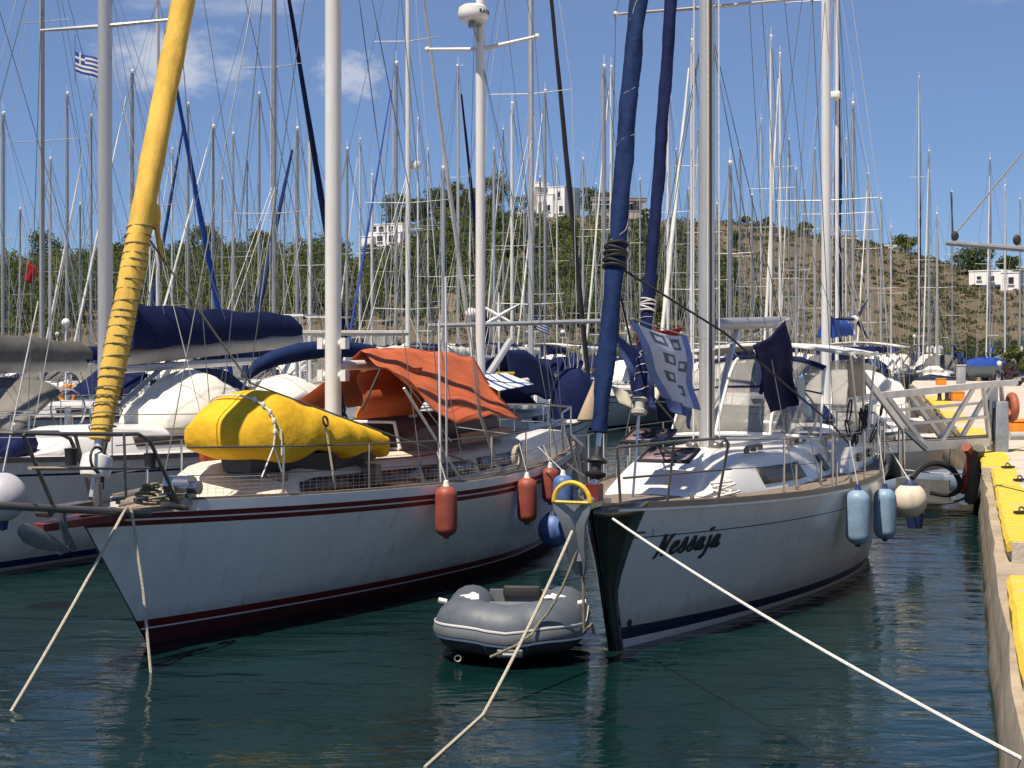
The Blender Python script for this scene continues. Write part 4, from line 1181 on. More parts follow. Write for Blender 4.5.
tt, zz = A.find(534, 528); c = A.w(*A.surf(tt, zz, -1, .3))
ball_fender(c, .235, (M_BLFM, M_BLFD), 'round blue ball fender hanging low between the two yachts', 'blue fenders between the two yachts', c + Vector((0.1, 0.1, .8)))

# mooring lines of the ketch
def rope_thing(pts, r, m, label, name='mooring_line', cat='rope', group=None):
    return MB().tube(pts, r, 7).obj(name, m, None, label, cat, group)
a = A.w(*A.at(127, 506, -.40))
rope_thing(sag(a, P(10, 711, water_d(711)) + Vector((0, 0, -.02)), .03, 10) + [P(-8, 740, water_d(740)) + Vector((0, 0, -.25))], .015, M_ROPE, 'slack cream mooring line slanting from the ketch bow to the lower edge corner of water', group='ketch mooring lines')
a = A.w(*A.at(131, 508, -.43))
b_ = P(151, 672, water_d(672))
rope_thing([a, a.lerp(b_, .5) + Vector((0.02, 0, 0)), b_ + Vector((0, 0, -.02)), b_ + Vector((.12, -.2, -.6))], .015, M_ROPE, 'cream mooring line dropping almost straight down before the ketch stem', group='ketch mooring lines')

# ================================================================== THE SLOOP WITH ITS NAME ON THE BOW
B = Boat('sailing_yacht', 'white sloop named Nessaja on the bow with a blue furled headsail', 'sailing boat', .98, 15.1, 22)
B.hull_form(9.55, 3.25, 1.47, 1.27, 1.30, .62, tm=.60, ts=.66, fine=2.0, wl=.84, flare=.75, rake=.5)
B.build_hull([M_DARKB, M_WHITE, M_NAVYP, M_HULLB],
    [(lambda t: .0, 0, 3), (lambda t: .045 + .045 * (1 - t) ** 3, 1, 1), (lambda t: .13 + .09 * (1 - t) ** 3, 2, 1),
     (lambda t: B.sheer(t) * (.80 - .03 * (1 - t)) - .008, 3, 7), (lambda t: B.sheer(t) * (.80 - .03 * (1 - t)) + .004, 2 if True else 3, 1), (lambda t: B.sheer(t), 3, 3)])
B.build_deck(M_TEAKG, drop=.02)
tr = B.rail_strip(-.03, .03, .03, M_STEELD, name='toe_rail', out=.012)
B.rail_strip(-.055, -.031, .014, M_WPLA, t0=.03, name='rubbing_strake', out=.010)
# black steel stem guard
mb = MB(); n = 14; rings = []
for i in range(n + 1):
    z = -.25 + (1.47 + .25) * i / n
    q = max(0, z / 1.47); t_w = .016 + .050 * max(0, (q - .38) / .62) ** 1.2
    rings.append([B.surf(0, z, -1, .010) + Vector((-.03, 0, 0))] + [B.surf(t_w * k / 3, z, -1, .012) for k in (1, 2, 3)])
mb.loft(rings, close=False, cap=False)
rings = [[Vector((p.x, -p.y, p.z)) for p in r] for r in rings]
mb.loft(rings, close=False, cap=False)
B.part('stem_guard', mb, M_BLKM, solid=.006)
# name and marks
def hull_t(px, py):
    return B.find(px, py)
t0n, z0n = B.find(655, 555)
def on_hull(a, b_, off=.006):
    X = B.xs(t0n, z0n) + a; z = z0n + b_
    lo, hi = 0., 1.
    for _ in range(26):
        m = (lo + hi) / 2
        if B.xs(m, z) < X: lo = m
        else: hi = m
    return B.surf(lo, z, -1, off)
t1n, z1n = B.find(719, 547)
NL = B.xs(t1n, z1n) - B.xs(t0n, z0n)       # length of the name
US = NL / 5.98
slope = (z1n - z0n + .02) / NL - .02
def stroke(mb, pts, w0, w1=None):
    pts = [Vector((x, y)) for x, y in pts]
    # smooth
    for _ in range(2):
        q = [pts[0]]
        for i in range(len(pts) - 1):
            q += [pts[i] * .75 + pts[i + 1] * .25, pts[i] * .25 + pts[i + 1] * .75]
        pts = q + [pts[-1]]
    n = len(pts); L_, R_ = [], []
    for i, p in enumerate(pts):
        d = (pts[min(n - 1, i + 1)] - pts[max(0, i - 1)]).normalized(); nrm = Vector((-d.y, d.x))
        w = w0 if w1 is None else w0 + (w1 - w0) * i / (n - 1)
        # broad pen: thick on the down strokes
        w = w * (.55 + .75 * abs(d.y) ** 1.2)
        L_.append(p + nrm * w / 2); R_.append(p - nrm * w / 2)
    vs = []
    for p in L_ + R_:
        a, b2 = p.x + p.y * .28, p.y
        vs.append(on_hull(a * US, b2 * US * .98 + a * US * slope))
    mb.add(vs, [(i, i + 1, n + i + 1, n + i) for i in range(n - 1)])
def dot(mb, x, y, r):
    stroke(mb, [(x - r, y), (x + r, y)], r * 2.6)
def glyph_e(x): return [[(x + .05, .30), (x + .42, .44), (x + .50, .66), (x + .32, .76), (x + .08, .58), (x + .02, .28), (x + .18, .02), (x + .40, .06), (x + .66, .24)]]
def glyph_s(x): return [[(x - .06, .14), (x + .22, .48), (x + .36, .96), (x + .44, .50), (x + .50, .20), (x + .30, .0), (x + .06, .06)], [(x + .3, .02), (x + .62, .2)]]
def glyph_a(x): return [[(x + .52, .66), (x + .28, .76), (x + .06, .50), (x + .02, .20), (x + .16, .0), (x + .38, .16), (x + .52, .68)], [(x + .53, .74), (x + .48, .30), (x + .52, .02), (x + .64, .04), (x + .80, .24)]]
mb = MB()
N_ = [[(-.06, -.10), (.10, -.06), (.22, .26), (.30, .90), (.34, 1.26)], [(.33, 1.24), (.46, .72), (.58, .24), (.64, -.02)], [(.62, -.05), (.72, .45), (.82, .95), (.94, 1.18), (1.08, 1.16)]]
for g in N_: stroke(mb, g, .20)
stroke(mb, [(1.00, 1.16), (1.10, 1.10)], .26)
for g in glyph_e(1.25): stroke(mb, g, .25)
for x in (2.00, 2.78):
    for g in glyph_s(x): stroke(mb, g, .255)
for g in glyph_a(3.56): stroke(mb, g, .255)
stroke(mb, [(4.66, .80), (4.70, .30), (4.66, -.30), (4.42, -.56), (4.26, -.40)], .23); stroke(mb, [(4.62, -.18), (4.86, .12), (5.0, .24)], .15)
stroke(mb, [(4.56, 1.10), (4.52, 1.28)], .34)
for g in glyph_a(5.06): stroke(mb, g, .255)
B.part('name_lettering', mb, M_BLK, solid=.003)
mb = MB()
tq, zq = B.find(634, 532)
def plate(mb, px0, py0, px1, py1, th):
    ta, za = B.find(px0, py0); tb, zb_ = B.find(px1, py1)
    vs = []
    for (t_, z_) in ((ta, za), (tb, zb_), (tb, zb_ + th), (ta, za + th)): vs.append(B.surf(t_, z_, -1, .006))
    mb.add(vs, [(0, 1, 2, 3)])
plate(mb, 628, 535, 645, 532, .02)
B.part('bow_arrow_mark', mb, M_NAVYP, solid=.003)
mb = MB(); tq, zq = B.find(651, 532); c = B.surf(tq, zq, -1, .006)
for k in range(6):
    a = k * math.pi / 3; mb.tube([c + Vector((math.cos(a) * .012, 0, math.sin(a) * .016)), c + Vector((math.cos(a) * .03, 0, math.sin(a) * .038))], .005, 4)
B.part('builder_emblem', mb, M_GREYP)
mb = MB(); tq, zq = B.find(629, 624); c = B.surf(tq, zq, -1, .0); mb.tube([c, c + Vector((0, -.02, 0))], .035, 10); B.part('skin_fitting', mb, M_BLK)
# coachroof
B.cabin(1.15, 7.3, 1.02, .44, M_WHITE, front=2.0, back=.5, shrink=.74, nx=26, taper=.42)
B.cab_window(B.at(774, 475, -.92).x, B.at(802, 475, -.92).x, .18, .72, M_DKG)
B.cab_window(5.95, 6.3, .15, .75, M_GLASS)
ctop = lambda X: B.deck_z(X, 0) + .44 * min(1, max(0, (X - 1.15) / 2.0)) ** 2 * (3 - 2 * min(1, max(0, (X - 1.15) / 2.0)))
for xa, xb, Y in ((3.05, 3.75, -.62), (5.2, 6.2, -.66)):
    mb = MB(); za, zb_ = ctop(xa) + .03, ctop(xb) + .03
    mb.tube([(xa, Y, za), (xb, Y, zb_)], .022, 6)
    for q in (0, .5, 1): mb.box((xa + (xb - xa) * q, Y, za - .035), (.07, .05, .06))
    B.part('grab_rail', mb, M_TEAKG)
# open hatches, violet acrylic
for (px, py, w_, l_, tilt) in ((649, 436, .46, .44, 13), (669, 455, .56, .46, 13)):
    c = B.at(px, py, -.05)
    o = thing_part = None
    M3 = Matrix.Rotation(R(-tilt), 3, 'Y')
    mb = MB(); T = lambda p: c + M3 @ Vector(p)
    q = [T((-l_ / 2, -w_ / 2, 0)), T((l_ / 2, -w_ / 2, 0)), T((l_ / 2, w_ / 2, 0)), T((-l_ / 2, w_ / 2, 0))]
    mb.tube(q + [q[0]], .022, 6); mb.tube([T((-.12, -.12, .03)), T((.12, .1, .03))], .012, 5); mb.tube([T((.1, -.14, .03)), T((-.1, .14, .03))], .012, 5)
    mb.torus(T((0, 0, .015)), .07, .012, M3, 16, 5)
    o = B.part('deck_hatch', mb, M_BLK)
    m2 = MB(); m2.add([p + M3 @ Vector((0, 0, -.004)) for p in q], [(0, 1, 2, 3)]); m2.obj('hatch_pane', M_HATCH, o, solid=.01)
# mast, spreaders, boom
BX = 3.63
m_ = B.part('mast', spar(.092, 1.55, 16.3, sq=1.35), M_ALU); m_.location.x = BX
zs_ = B.at(713, 9, 0).z
for side in (-1, 1):
    mb = MB(); tip = Vector((BX + .22, side * 1.22, zs_ + .02)); mb.tube([(BX, 0, zs_ - .04), tip], [.045, .028], 8, sq=.5); mb.ball(tip, .04)
    B.part('spreader', mb, M_ALU)
mb = MB(); mb.lathe([(.0, 0), (.16, 0), (.16, .04), (.1, .06)], (BX, 0, 1.72), 14)
for a in range(5): mb.ball((BX + .22 * math.cos(a * 1.3), .22 * math.sin(a * 1.3), 1.79), .065, n=8, k=6)
B.part('mast_collar', mb, M_STEELD)
mb = MB(); mb.tube([(BX - .15, -.05, 1.8), (BX - .14, -.05, 6), (BX - .13, -.04, 14)], .012, 5); mb.tube([(BX - .02, -.16, 1.8), (BX - .02, -.14, 14)], .01, 5); mb.tube([(BX - .06, .15, 1.8), (BX - .04, .14, 14)], .01, 5)
B.part('halyard', mb, M_ROPEW)
MB().tube([(BX - .16, -.09, 1.9), (BX - .15, -.085, 9)], .014, 6).obj('track', M_BLK, B.root)
bz = B.at(714, 325, 0).z
MB().tube([(BX + .12, 0, bz), (8.3, .05, bz + .10)], .105, 12, sq=.75).obj('boom', M_ALUD, B.root)
MB().tube([(BX + .14, 0, 1.95), (BX + 1.5, 0, bz - .06)], .04, 8).obj('boom_vang', M_ALU, B.root)
# furled headsail and furled staysail
pa = B.at(597, 458, 0); pb = Vector((BX - .15, 0, 15.6)); dirv = (pb - pa).normalized()
s1 = B.part('furled_headsail', furled(pa + dirv * .25, pa.lerp(pb, .95), .090, 1.6, 8, n=200, k=18, clew=.55, fold=.18), M_BLUEC)
spiral(pa + dirv * .35, pa + dirv * 1.95, .0755, .075, .0045, .04, 5).obj('lashing', M_NAVY, s1)
spiral(pa + dirv * 2.05, pa + dirv * 6.4, .094, .75, .003, .03, 6).obj('lashing', M_GREYL, s1)
mb = MB(); c = pa + dirv * 1.98
for k in range(6): mb.torus(c + dirv * (.045 * k - .06), .112, .017, Vector((0, 0, 1)).rotation_difference(dirv).to_matrix() @ Matrix.Rotation(.25 * math.sin(k * 2.1), 3, 'X'), 18, 5)
mb.obj('clew_lashing', M_BLK, s1)
tk = Vector((pa.x - .12, 0, 1.52)); MB().tube([tk, pa + dirv * .3], .026, 8).obj('forestay', M_STEEL, B.root)
rot = Vector((0, 0, 1)).rotation_difference(dirv).to_matrix()
mb = MB(); mb.lathe([(.03, -.16), (.10, -.12), (.105, -.10), (.05, -.08), (.05, .0), (.10, .01), (.095, .03), (.045, .07), (.035, .16)], pa - dirv * .05, 18, 0, rot); B.part('furling_drum', mb, M_BLK)
mb = MB(); mb.box((tk.x + .05, 0, 1.60), (.16, .12, .16)); B.part('tack_block', mb, M_RED)
pa2 = B.at(640, 402, 0); tp2 = B.at(672, 0, 0); dir2 = (tp2 - pa2).normalized(); pb2 = pa2 + dir2 * ((BX - .1 - pa2.x) / dir2.x)
s2 = B.part('furled_staysail', furled(pa2 + dir2 * .02, pa2.lerp(pb2, .97), .060, 1.2, 18, n=150, k=16, clew=.5, fold=.22, rtop=.078), M_NAVY)
spiral(pa2 + dir2 * .1, pa2 + dir2 * 1.0, .078, .12, .004, .02, 7).obj('lashing', M_WIREL, s2)
mb = MB(); c = pa2 + dir2 * .98
for k in range(5): mb.torus(c + dir2 * (.03 * k), .082, .009, Vector((0, 0, 1)).rotation_difference(dir2).to_matrix() @ Matrix.Rotation(.3 * math.sin(k * 1.7), 3, 'X'), 16, 5)
mb.obj('clew_lashing', M_ROPEW, s2)
MB().tube([Vector((pa2.x - .25, 0, 1.42)), pa2 + dir2 * .05], .014, 6).obj('inner_forestay', M_STEEL, B.root)
mb = MB(); mb.lathe([(.03, -.12), (.08, -.11), (.085, -.07), (.05, -.05), (.05, .03), (.08, .05), (.03, .09)], pa2 - dir2 * .02, 14, 0, rot); B.part('staysail_drum', mb, M_GREYL)
# shrouds and backstay
def pt(X, side, z=None, inset=.05):
    t_ = B.t_of(X); return Vector((X, side * (B.hb(t_, B.sheer(t_)) - inset), B.sheer(t_) if z is None else z))
for side in (-1, 1):
    tip = Vector((BX + .22, side * 1.22, zs_ + .02))
    stays(B.root, [(pt(4.15, side), tip), (tip, Vector((BX, 0, 12.5))), (pt(4.35, side, None, .3), Vector((BX, 0, zs_ - .1))), (pt(3.5, side, None, .3), Vector((BX, 0, zs_ - .1)))], .0055, M_WIRE, 'shroud')
    stays(B.root, [(pt(9.2, side), Vector((8.2, side * .35, 4.4)))], .005, M_WIRE, 'backstay')
    for X, ins in ((4.15, .05), (4.35, .3), (3.5, .3)): MB().tube([pt(X, side, None, ins), pt(X, side, None, ins) + Vector((0, 0, .3))], .013, 6).obj('turnbuckle', M_STEEL, B.root)
stays(B.root, [(Vector((8.2, -.35, 4.4)), Vector((BX, 0, 16.2))), (Vector((8.2, .35, 4.4)), Vector((BX, 0, 16.2))), (Vector((8.3, .05, bz + .15)), Vector((BX, 0, 16.2)))], .005, M_WIRE, 'backstay')
# pulpit, stanchions, lifelines
for side in (-1, 1):
    Y = side
    bent([Vector((-.35, Y * .17, 2.02)), Vector((.4, Y * .52, 2.04)), Vector((1.15, Y * .84, 2.04)), Vector((1.2, Y * .87, 1.98)), pt(1.26, side)], .016, M_STEELD, 'pulpit_rail', B.root)
    bent([Vector((-.35, Y * .17, 2.02)), Vector((-.22, Y * .16, 1.47))], .015, M_STEELD, 'pulpit_leg', B.root)
    bent([Vector((.4, Y * .52, 2.04)), pt(.45, side)], .014, M_STEELD, 'pulpit_leg', B.root)
    bent([Vector((-.25, Y * .2, 1.72)), Vector((1.2, Y * .9, 1.72))], .012, M_STEELD, 'pulpit_rail', B.root)
    tops = [Vector((1.15, Y * .84, 2.02))]
    for X in (2.6, 4.0, 5.5, 7.0, 8.4):
        p = pt(X, side); tp = p + Vector((0, 0, .62)); tops.append(tp)
        MB().tube([p, tp], .012, 7).obj('stanchion', M_STEEL, B.root)
    MB().tube(tops, .006, 5).obj('lifeline', M_STEELD, B.root)
    MB().tube([p - Vector((0, 0, .3)) for p in tops], .005, 5).obj('lifeline', M_STEELD, B.root)
# cockpit, spray hood and bimini
mb = MB(); rings = []
for X, h in ((6.4, .05), (6.8, .36), (8.4, .30), (9.3, .22), (9.6, .02)):
    z = B.deck_z(X, 0) - .06; w0 = 1.22 - .1 * max(0, X - 8.4); rings.append([Vector((X, y, z + zz)) for y, zz in ((-w0, 0), (-w0 * .95, h), (-w0 * .76, h + .03), (-w0 * .7, .02), (w0 * .7, .02), (w0 * .76, h + .03), (w0 * .95, h), (w0, 0))])
mb.loft(rings); B.part('cockpit_coaming', mb, M_WHITE)
for X in (7.3, 8.2):
    mb = MB(); z = B.deck_z(X, 0); mb.box((X, -1.215, z + .14), (.26, .03, .11)); B.part('coaming_window', mb, M_GLASS)
hz = [Vector((5.55, -1.0, 1.80)), Vector((5.5, 0, 1.86)), Vector((5.55, 1.0, 1.80))]
def hood(u, v):   # u across, v up and aft
    y = (-1 + 2 * u); w_ = 1.0 - .12 * v; 
    x = 5.55 + 1.0 * v - .12 * (1 - y * y) * (1 - v)
    z = 1.79 + .98 * math.sin(v * 1.45) / math.sin(1.45) - .10 * abs(y) ** 3 * v + .05 * (1 - y * y)
    return Vector((x, y * w_, z))
MB().grid(hood, 14, 8).obj('spray_hood_window', M_CLEAR, B.root, solid=.004)
mb = MB()
for u in (0, .32, .68, 1): mb.tube([hood(u, v / 8) + Vector((-.012, 0, .01)) for v in range(9)], .016 if u in (0, 1) else .022, 6)
for v in (0,): mb.tube([hood(u / 12, v) + Vector((-.012, 0, .0)) for u in range(13)], .03, 6)
B.part('spray_hood_trim', mb, M_WPLA)
mb = MB(); mb.tube([hood(u / 12, 1.0) + Vector((-.01, 0, .01)) for u in range(13)], .045, 6); mb.tube([hood(.42, v / 8) + Vector((-.014, 0, .01)) for v in range(3, 9)], .03, 6); mb.tube([hood(u / 12, .45) + Vector((-.012, 0, .01)) for u in range(13)], .012, 5)
B.part('spray_hood_edge', mb, M_NAVY)
def side_panel(side):
    return lambda u, v: Vector((6.55 + 2.0 * u, side * (1.0 + .12 * u - .05 * v), 1.72 + (1.06 + .05 * u) * v))
MB().grid(side_panel(-1), 8, 5).obj('side_screen', M_CLEAR, B.root, solid=.004)
MB().grid(lambda u, v: side_panel(-1)(u * .55 + .45, v * .45 + .5) + Vector((0, -.012, 0)), 6, 4).obj('side_screen', M_GREYC if False else mat('beige_canvas', (.33, .29, .22), .9, vary=.1), B.root, solid=.004)
def bim(u, v): return Vector((6.6 + 2.25 * u, -1.2 + 2.4 * v, 2.86 + .13 * math.sin(math.pi * v) + .02 * math.sin(u * 6.3) ))
MB().grid(bim, 10, 12).obj('bimini_top', M_GREYL, B.root, solid=.02)
mb = MB()
for X in (6.65, 7.9, 9.15): mb.tube([Vector((8.0 + (X - 8) * .25, -1.15, 1.6)), bim((X - 6.6) / 2.6, 0)] + [bim((X - 6.6) / 2.6, k / 8) + Vector((0, 0, .02)) for k in range(9)] + [Vector((8.0 + (X - 8) * .25, 1.15, 1.6))], .017, 6)
mb.tube([bim(k / 6, 0) + Vector((0, -.02, .02)) for k in range(7)], .028, 6)
B.part('bimini_frame', mb, M_WPLA)
mb = MB(); mb.rbox((9.0, -1.0, 2.93), (.35, .5, .10), .04); B.part('bimini_corner', mb, M_NAVY)
mb = MB(); mb.torus((8.3, 0, 1.95), .42, .018, Matrix.Rotation(R(90), 3, 'Y'), 28, 6); mb.tube([(8.3, 0, 1.5), (8.3, 0, 2.0)], .05, 8)
for a in range(5): mb.tube([(8.3, 0, 1.95), (8.3, .42 * math.cos(a * 1.256), 1.95 + .42 * math.sin(a * 1.256))], .008, 4)
B.part('steering_wheel', mb, M_STEEL)
pts = [Vector((8.9, -1.22, 1.92)), Vector((9.9, -1.02, 1.95)), Vector((10.1, -.4, 1.95))]
bent(pts, .015, M_STEEL, 'pushpit_rail', B.root); bent([Vector((p.x, -p.y, p.z)) for p in pts], .015, M_STEEL, 'pushpit_rail', B.root)
bent([p - Vector((.01, 0, .3)) for p in pts], .012, M_STEEL, 'pushpit_rail', B.root)
for p in pts: bent([p, Vector((p.x - .03, p.y, 1.3))], .014, M_STEEL, 'stanchion', B.root); 
mb = MB(); rd3 = random.Random(12)
for k in range(14):
    c = Vector((7.6 + rd3.uniform(-.5, 1.6), -1.15 + rd3.uniform(-.12, .12), 1.75 + rd3.uniform(-.1, .35)))
    MB().torus(c, rd3.uniform(.07, .16), .012, Matrix.Rotation(R(90) + rd3.uniform(-.4, .4), 3, 'X'), 14, 5).obj('coiled_sheet', M_ROPEB, B.root)
mb = MB()
for X in (6.5, 7.0): mb.lathe([(.07, 0), (.055, .04), (.05, .1), (.065, .14), (.002, .15)], (X, -.92, B.deck_z(X, 0) + .33), 12)
B.part('sheet_winch', mb, M_STEEL)
for X in (1.0, 5.2):
    c = pt(X, -1, None, .16); mb = MB(); mb.tube([c + Vector((-.12, 0, .07)), c + Vector((.12, 0, .07))], .016, 6); mb.tube([c + Vector((-.04, 0, 0)), c + Vector((-.04, 0, .07))], .014, 6); mb.tube([c + Vector((.04, 0, 0)), c + Vector((.04, 0, .07))], .014, 6); B.part('cleat', mb, M_STEEL)
mb = MB()
for k in range(5): mb.torus(pt(1.75, -1, None, .25) + Vector((.03 * k, .02 * k, .04 + .03 * k)), .15 - .01 * k, .014, Matrix.Rotation(rd3.uniform(-.4, .4), 3, 'X'), 18, 5)
B.part('rope_coil', mb, M_ROPEW)
B.part('headsail_sheet', MB().tube([pa + dirv * 1.95, B.at(725, 333, -.9), B.at(832, 424, -1.25), B.at(850, 445, -1.2)], .012, 6), M_ROPEB)
B.part('headsail_sheet', MB().tube([pa + dirv * 1.92, Vector((2.5, .5, 2.6)), Vector((6.9, 1.2, 1.75))], .012, 6), M_ROPEB)
# anchor with a yellow roll bar hung over the stem
mb = MB(); mb.box((-.62, 0, 1.50), (.75, .15, .05)); mb.tube([(-.98, -.08, 1.47), (-.98, .08, 1.47)], .045, 10); B.part('bow_roller', mb, M_STEEL)
an = thing('anchor', 'grey anchor with a yellow roll bar hanging over the named sloop stem', 'anchor', B.w(-1.0, 0, 1.5), B.root.rotation_euler[2])
mb = MB(); rings = []
for z, w_, dx in ((.06, .185, -.16), (-.02, .17, -.15), (-.14, .115, -.12), (-.30, .085, -.06), (-.48, .075, -.0), (-.60, .05, .05), (-.66, .015, .08)):
    rings.append([Vector((dx - .012, -w_, z)), Vector((dx + .05, 0, z)), Vector((dx - .012, w_, z)), Vector((dx + .07, w_ * .9, z)), Vector((dx + .10, 0, z)), Vector((dx + .07, -w_ * .9, z))])
mb.loft(rings); mb.obj('fluke', M_GALV, an)
M3 = Matrix.Rotation(R(90), 3, 'Z') @ Matrix.Rotation(R(90), 3, 'X')
mb = MB(); mb.torus((-.16, 0, .07), .175, .022, M3, 24, 8, 0, 0, math.pi); mb.tube([(-.16, -.19, .065), (-.16, .19, .065)], .016, 6); mb.obj('roll_bar', M_YELP, an)
MB().tube([(.05, 0, -.5), (.10, 0, -.2), (.16, 0, .02), (.5, 0, .04)], [.035, .04, .035, .03], 8).obj('shank', M_GALV, an)
# chrome stem plate glinting behind the anchor (starboard half of the guard is polished)
# fenders along the sloop
hull_fender(B, 846, 490, .66, .145, M_BLF, 'pale blue fender hanging nearest the bow of the sloop quarter', 'pale blue fenders on the sloop', M_BLFD, rope=.45)
hull_fender(B, 874, 488, .66, .145, M_BLF, 'pale blue fender close beside the cream ball fender', 'pale blue fenders on the sloop', M_BLFD, rope=.45)
tt, zz = B.find(893, 500); cc = P(910, 500, 21.6)
ball_fender(cc, .235, (M_WHF, M_BLFD), 'cream ball fender hanging on the sloop quarter by the gangway', None, B.w(9.3, -1.15, 1.75))
t = thing('bucket', 'small dark blue bucket hanging under the cream ball fender', 'bucket', P(915, 528, 22.2))
MB().lathe([(.002, .0), (.10, .0), (.14, .22), (.13, .22), (.09, .02), (.002, .02)], n=16).obj('body', M_BLFD, t); MB().torus((0, 0, .22), .13, .006, Matrix.Rotation(R(90), 3, 'X'), 14, 5, 0, 0, math.pi).obj('handle', M_STEEL, t)

# laundry and cloths
def hanging(name, label, cat, corners, m, seed, folds=.05, nf=3, nu=18, nv=22, mats=None, pat=None):
    a, b_, c, d = [Vector(x) for x in corners]   # top-left, top-right, bottom-right, bottom-left
    nrm = (b_ - a).cross(d - a).normalized()
    def fn(u, v):
        p = a.lerp(b_, u).lerp(d.lerp(c, u), v)
        p += nrm * (folds * math.sin(u * nf * 6.28 + seed + v * 1.3) * (.35 + .65 * v) + .02 * math.sin(v * 9 + seed * 2))
        p.z -= .06 * math.sin(math.pi * u) * (1 - v)
        return p
    mb = MB(); mb.grid(fn, nu, nv)
    if pat:
        for i in range(nu):
            for j in range(nv): mb.m[i * nv + j] = pat((i + .5) / nu, (j + .5) / nv)
    return mb.obj(name, mats or m, None, label, cat, solid=.006, sharp=80)
W_ = lambda px, py, Y: B.w(*B.at(px, py, Y))
def squares(u, v):
    if u < .16 or u > .90: return 1
    for cu, cv in ((.38, .10), (.72, .13), (.45, .36), (.78, .42), (.72, .78), (.40, .62)):
        du, dv = abs(u - cu) / .115, abs(v - cv) / .075
        m = max(du, dv)
        if m < 1 and m > .5: return 2
    return 0
hanging('beach_towel', 'pale blue beach towel with square outlines pegged over the foredeck', 'towel', [W_(632, 319, -.16), W_(690, 336, -.35), W_(697, 410, -.38), W_(664, 398, -.2)], None, 1, .06, 1.2, 40, 60, [mat('pale_towel', (.48, .54, .70), .95, vary=.08, bump=.4, bscale=40), M_TOWEL, mat('slate_towel', (.11, .12, .17), .95)], squares)
hanging('beach_towel', 'plain darker blue towel hanging behind the patterned towel', 'towel', [W_(616, 332, .40), W_(646, 350, .20), W_(655, 410, .15), W_(632, 400, .3)], M_TOWELD, 3, .05, 1.0)
hanging('beach_towel', 'blue towel fold below the patterned towel beside the mast', 'towel', [W_(648, 360, .12), W_(690, 385, -.1), W_(695, 428, -.2), W_(674, 408, -.1)], M_TOWELD, 6, .05, 1.2)
hanging('red_cloth', 'dark red cloth hanging behind the blue towels', 'cloth', [W_(637, 324, .75), W_(681, 327, .6), W_(680, 345, .6), W_(640, 368, .75)], M_REDC, 2, .02, 1)
hanging('indigo_towel', 'dark indigo towel hanging beside the sloop mast before the spray hood', 'towel', [W_(754, 345, -.72), W_(786, 320, -.88), W_(798, 404, -.90), W_(768, 413, -.75)], M_INDIGO, 4, .022, 2.2)
hanging('blue_cloth', 'narrow slate blue cloth hanging behind the indigo towel', 'cloth', [W_(794, 368, -.95), W_(801, 374, -.97), W_(812, 420, -1.0), W_(803, 414, -1.0)], M_BLF, 5, .01, 1)
rope_thing(sag(W_(790, 318, -.89), W_(712, 350, -.1), .02), .005, M_ROPEW, 'thin line from the sloop mast carrying the indigo towel', 'washing_line')
rope_thing(sag(W_(632, 318, -.16), W_(716, 340, -.05), .03), .005, M_ROPEW, 'thin white washing line carrying the towels', 'washing_line')

# mooring lines of the sloop
a = B.w(*B.at(613, 519, -.33)); q = Vector((q_line(7.9) + .04, 7.9, .84))
e_ = P(1024, 760, 8.3)
rope_thing([a.lerp(e_, i / 14) - Vector((0, 0, .06 * 4 * (i / 14) * (1 - i / 14))) for i in range(15)] + [Vector((q_line(7.9) + .12, 7.9, .72))], .0125, M_ROPEW, 'white mooring line running from the sloop bow to the quay corner', group='sloop mooring lines')
a = B.w(-1.15, 0, 1.30); b_ = P(483, 715, water_d(715))
rope_thing([a] + sag(a, b_, .05, 8)[1:] + [P(425, 768, water_d(768)) + Vector((0, 0, .004))], .015, M_ROPE, 'cream mooring line from the roll bar anchor down past the grey dinghy', group='sloop mooring lines')
a = B.w(-.95, -.05, 1.32)
rope_thing(sag(a, P(540, 622, 14.2), .12, 6) + [P(532, 634, 14.1), P(515, 646, 14.0), P(490, 655, 14.0) + Vector((0, 0, -.02))], .013, M_ROPEG, 'thin slack painter drooping across the front of the grey dinghy', 'painter', 'rope')
rope_thing([B.w(-.85, .02, 1.40), P(583, 560, 14.25), P(584, 632, 14.3), P(588, 628, 14.25), P(592, 624, 14.3), P(594, 634, 14.3)], .016, M_ROPEG, 'short frayed rope end dangling beside the sloop stem', 'rope_end', 'rope')

# ---- grey inflatable between the boats
dc = P(507, 655, 14.35); 
D = thing('inflatable_dinghy', 'grey inflatable dinghy with white stripes floating under the sloop bow', 'dinghy', (dc.x, dc.y, 0), R(-4))
hw, tr_ = .475, .245
path = []
def arc(cx, cy, r, a0, a1, n): return [(cx + r * math.cos(a0 + (a1 - a0) * i / n), cy + r * math.sin(a0 + (a1 - a0) * i / n)) for i in range(n + 1)]
path = [(-hw, 2.25), (-hw, 1.6), (-hw, 1.0)] + arc(-hw + .34, .42, .34, math.pi, math.pi * 1.5, 7) + [(-.1, .05), (0, .045), (.1, .05)] + arc(hw - .34, .42, .34, -math.pi / 2, 0, 7) + [(hw, 1.0), (hw, 1.6), (hw, 2.25)]
rad = [tr_ * (.42 if i in (0, len(path) - 1) else 1) for i in range(len(path))]
zc = lambda x, y: .245 + .10 * max(0, 1 - y / .9) - .05 * max(0, (1 - abs(x) / .3)) * (1 if y < .5 else 0) + .02
pts = [Vector((x, y, zc(x, y))) for x, y in path]
MB().tube(pts, rad, 20).obj('tube', M_GREYR, D, sharp=80)
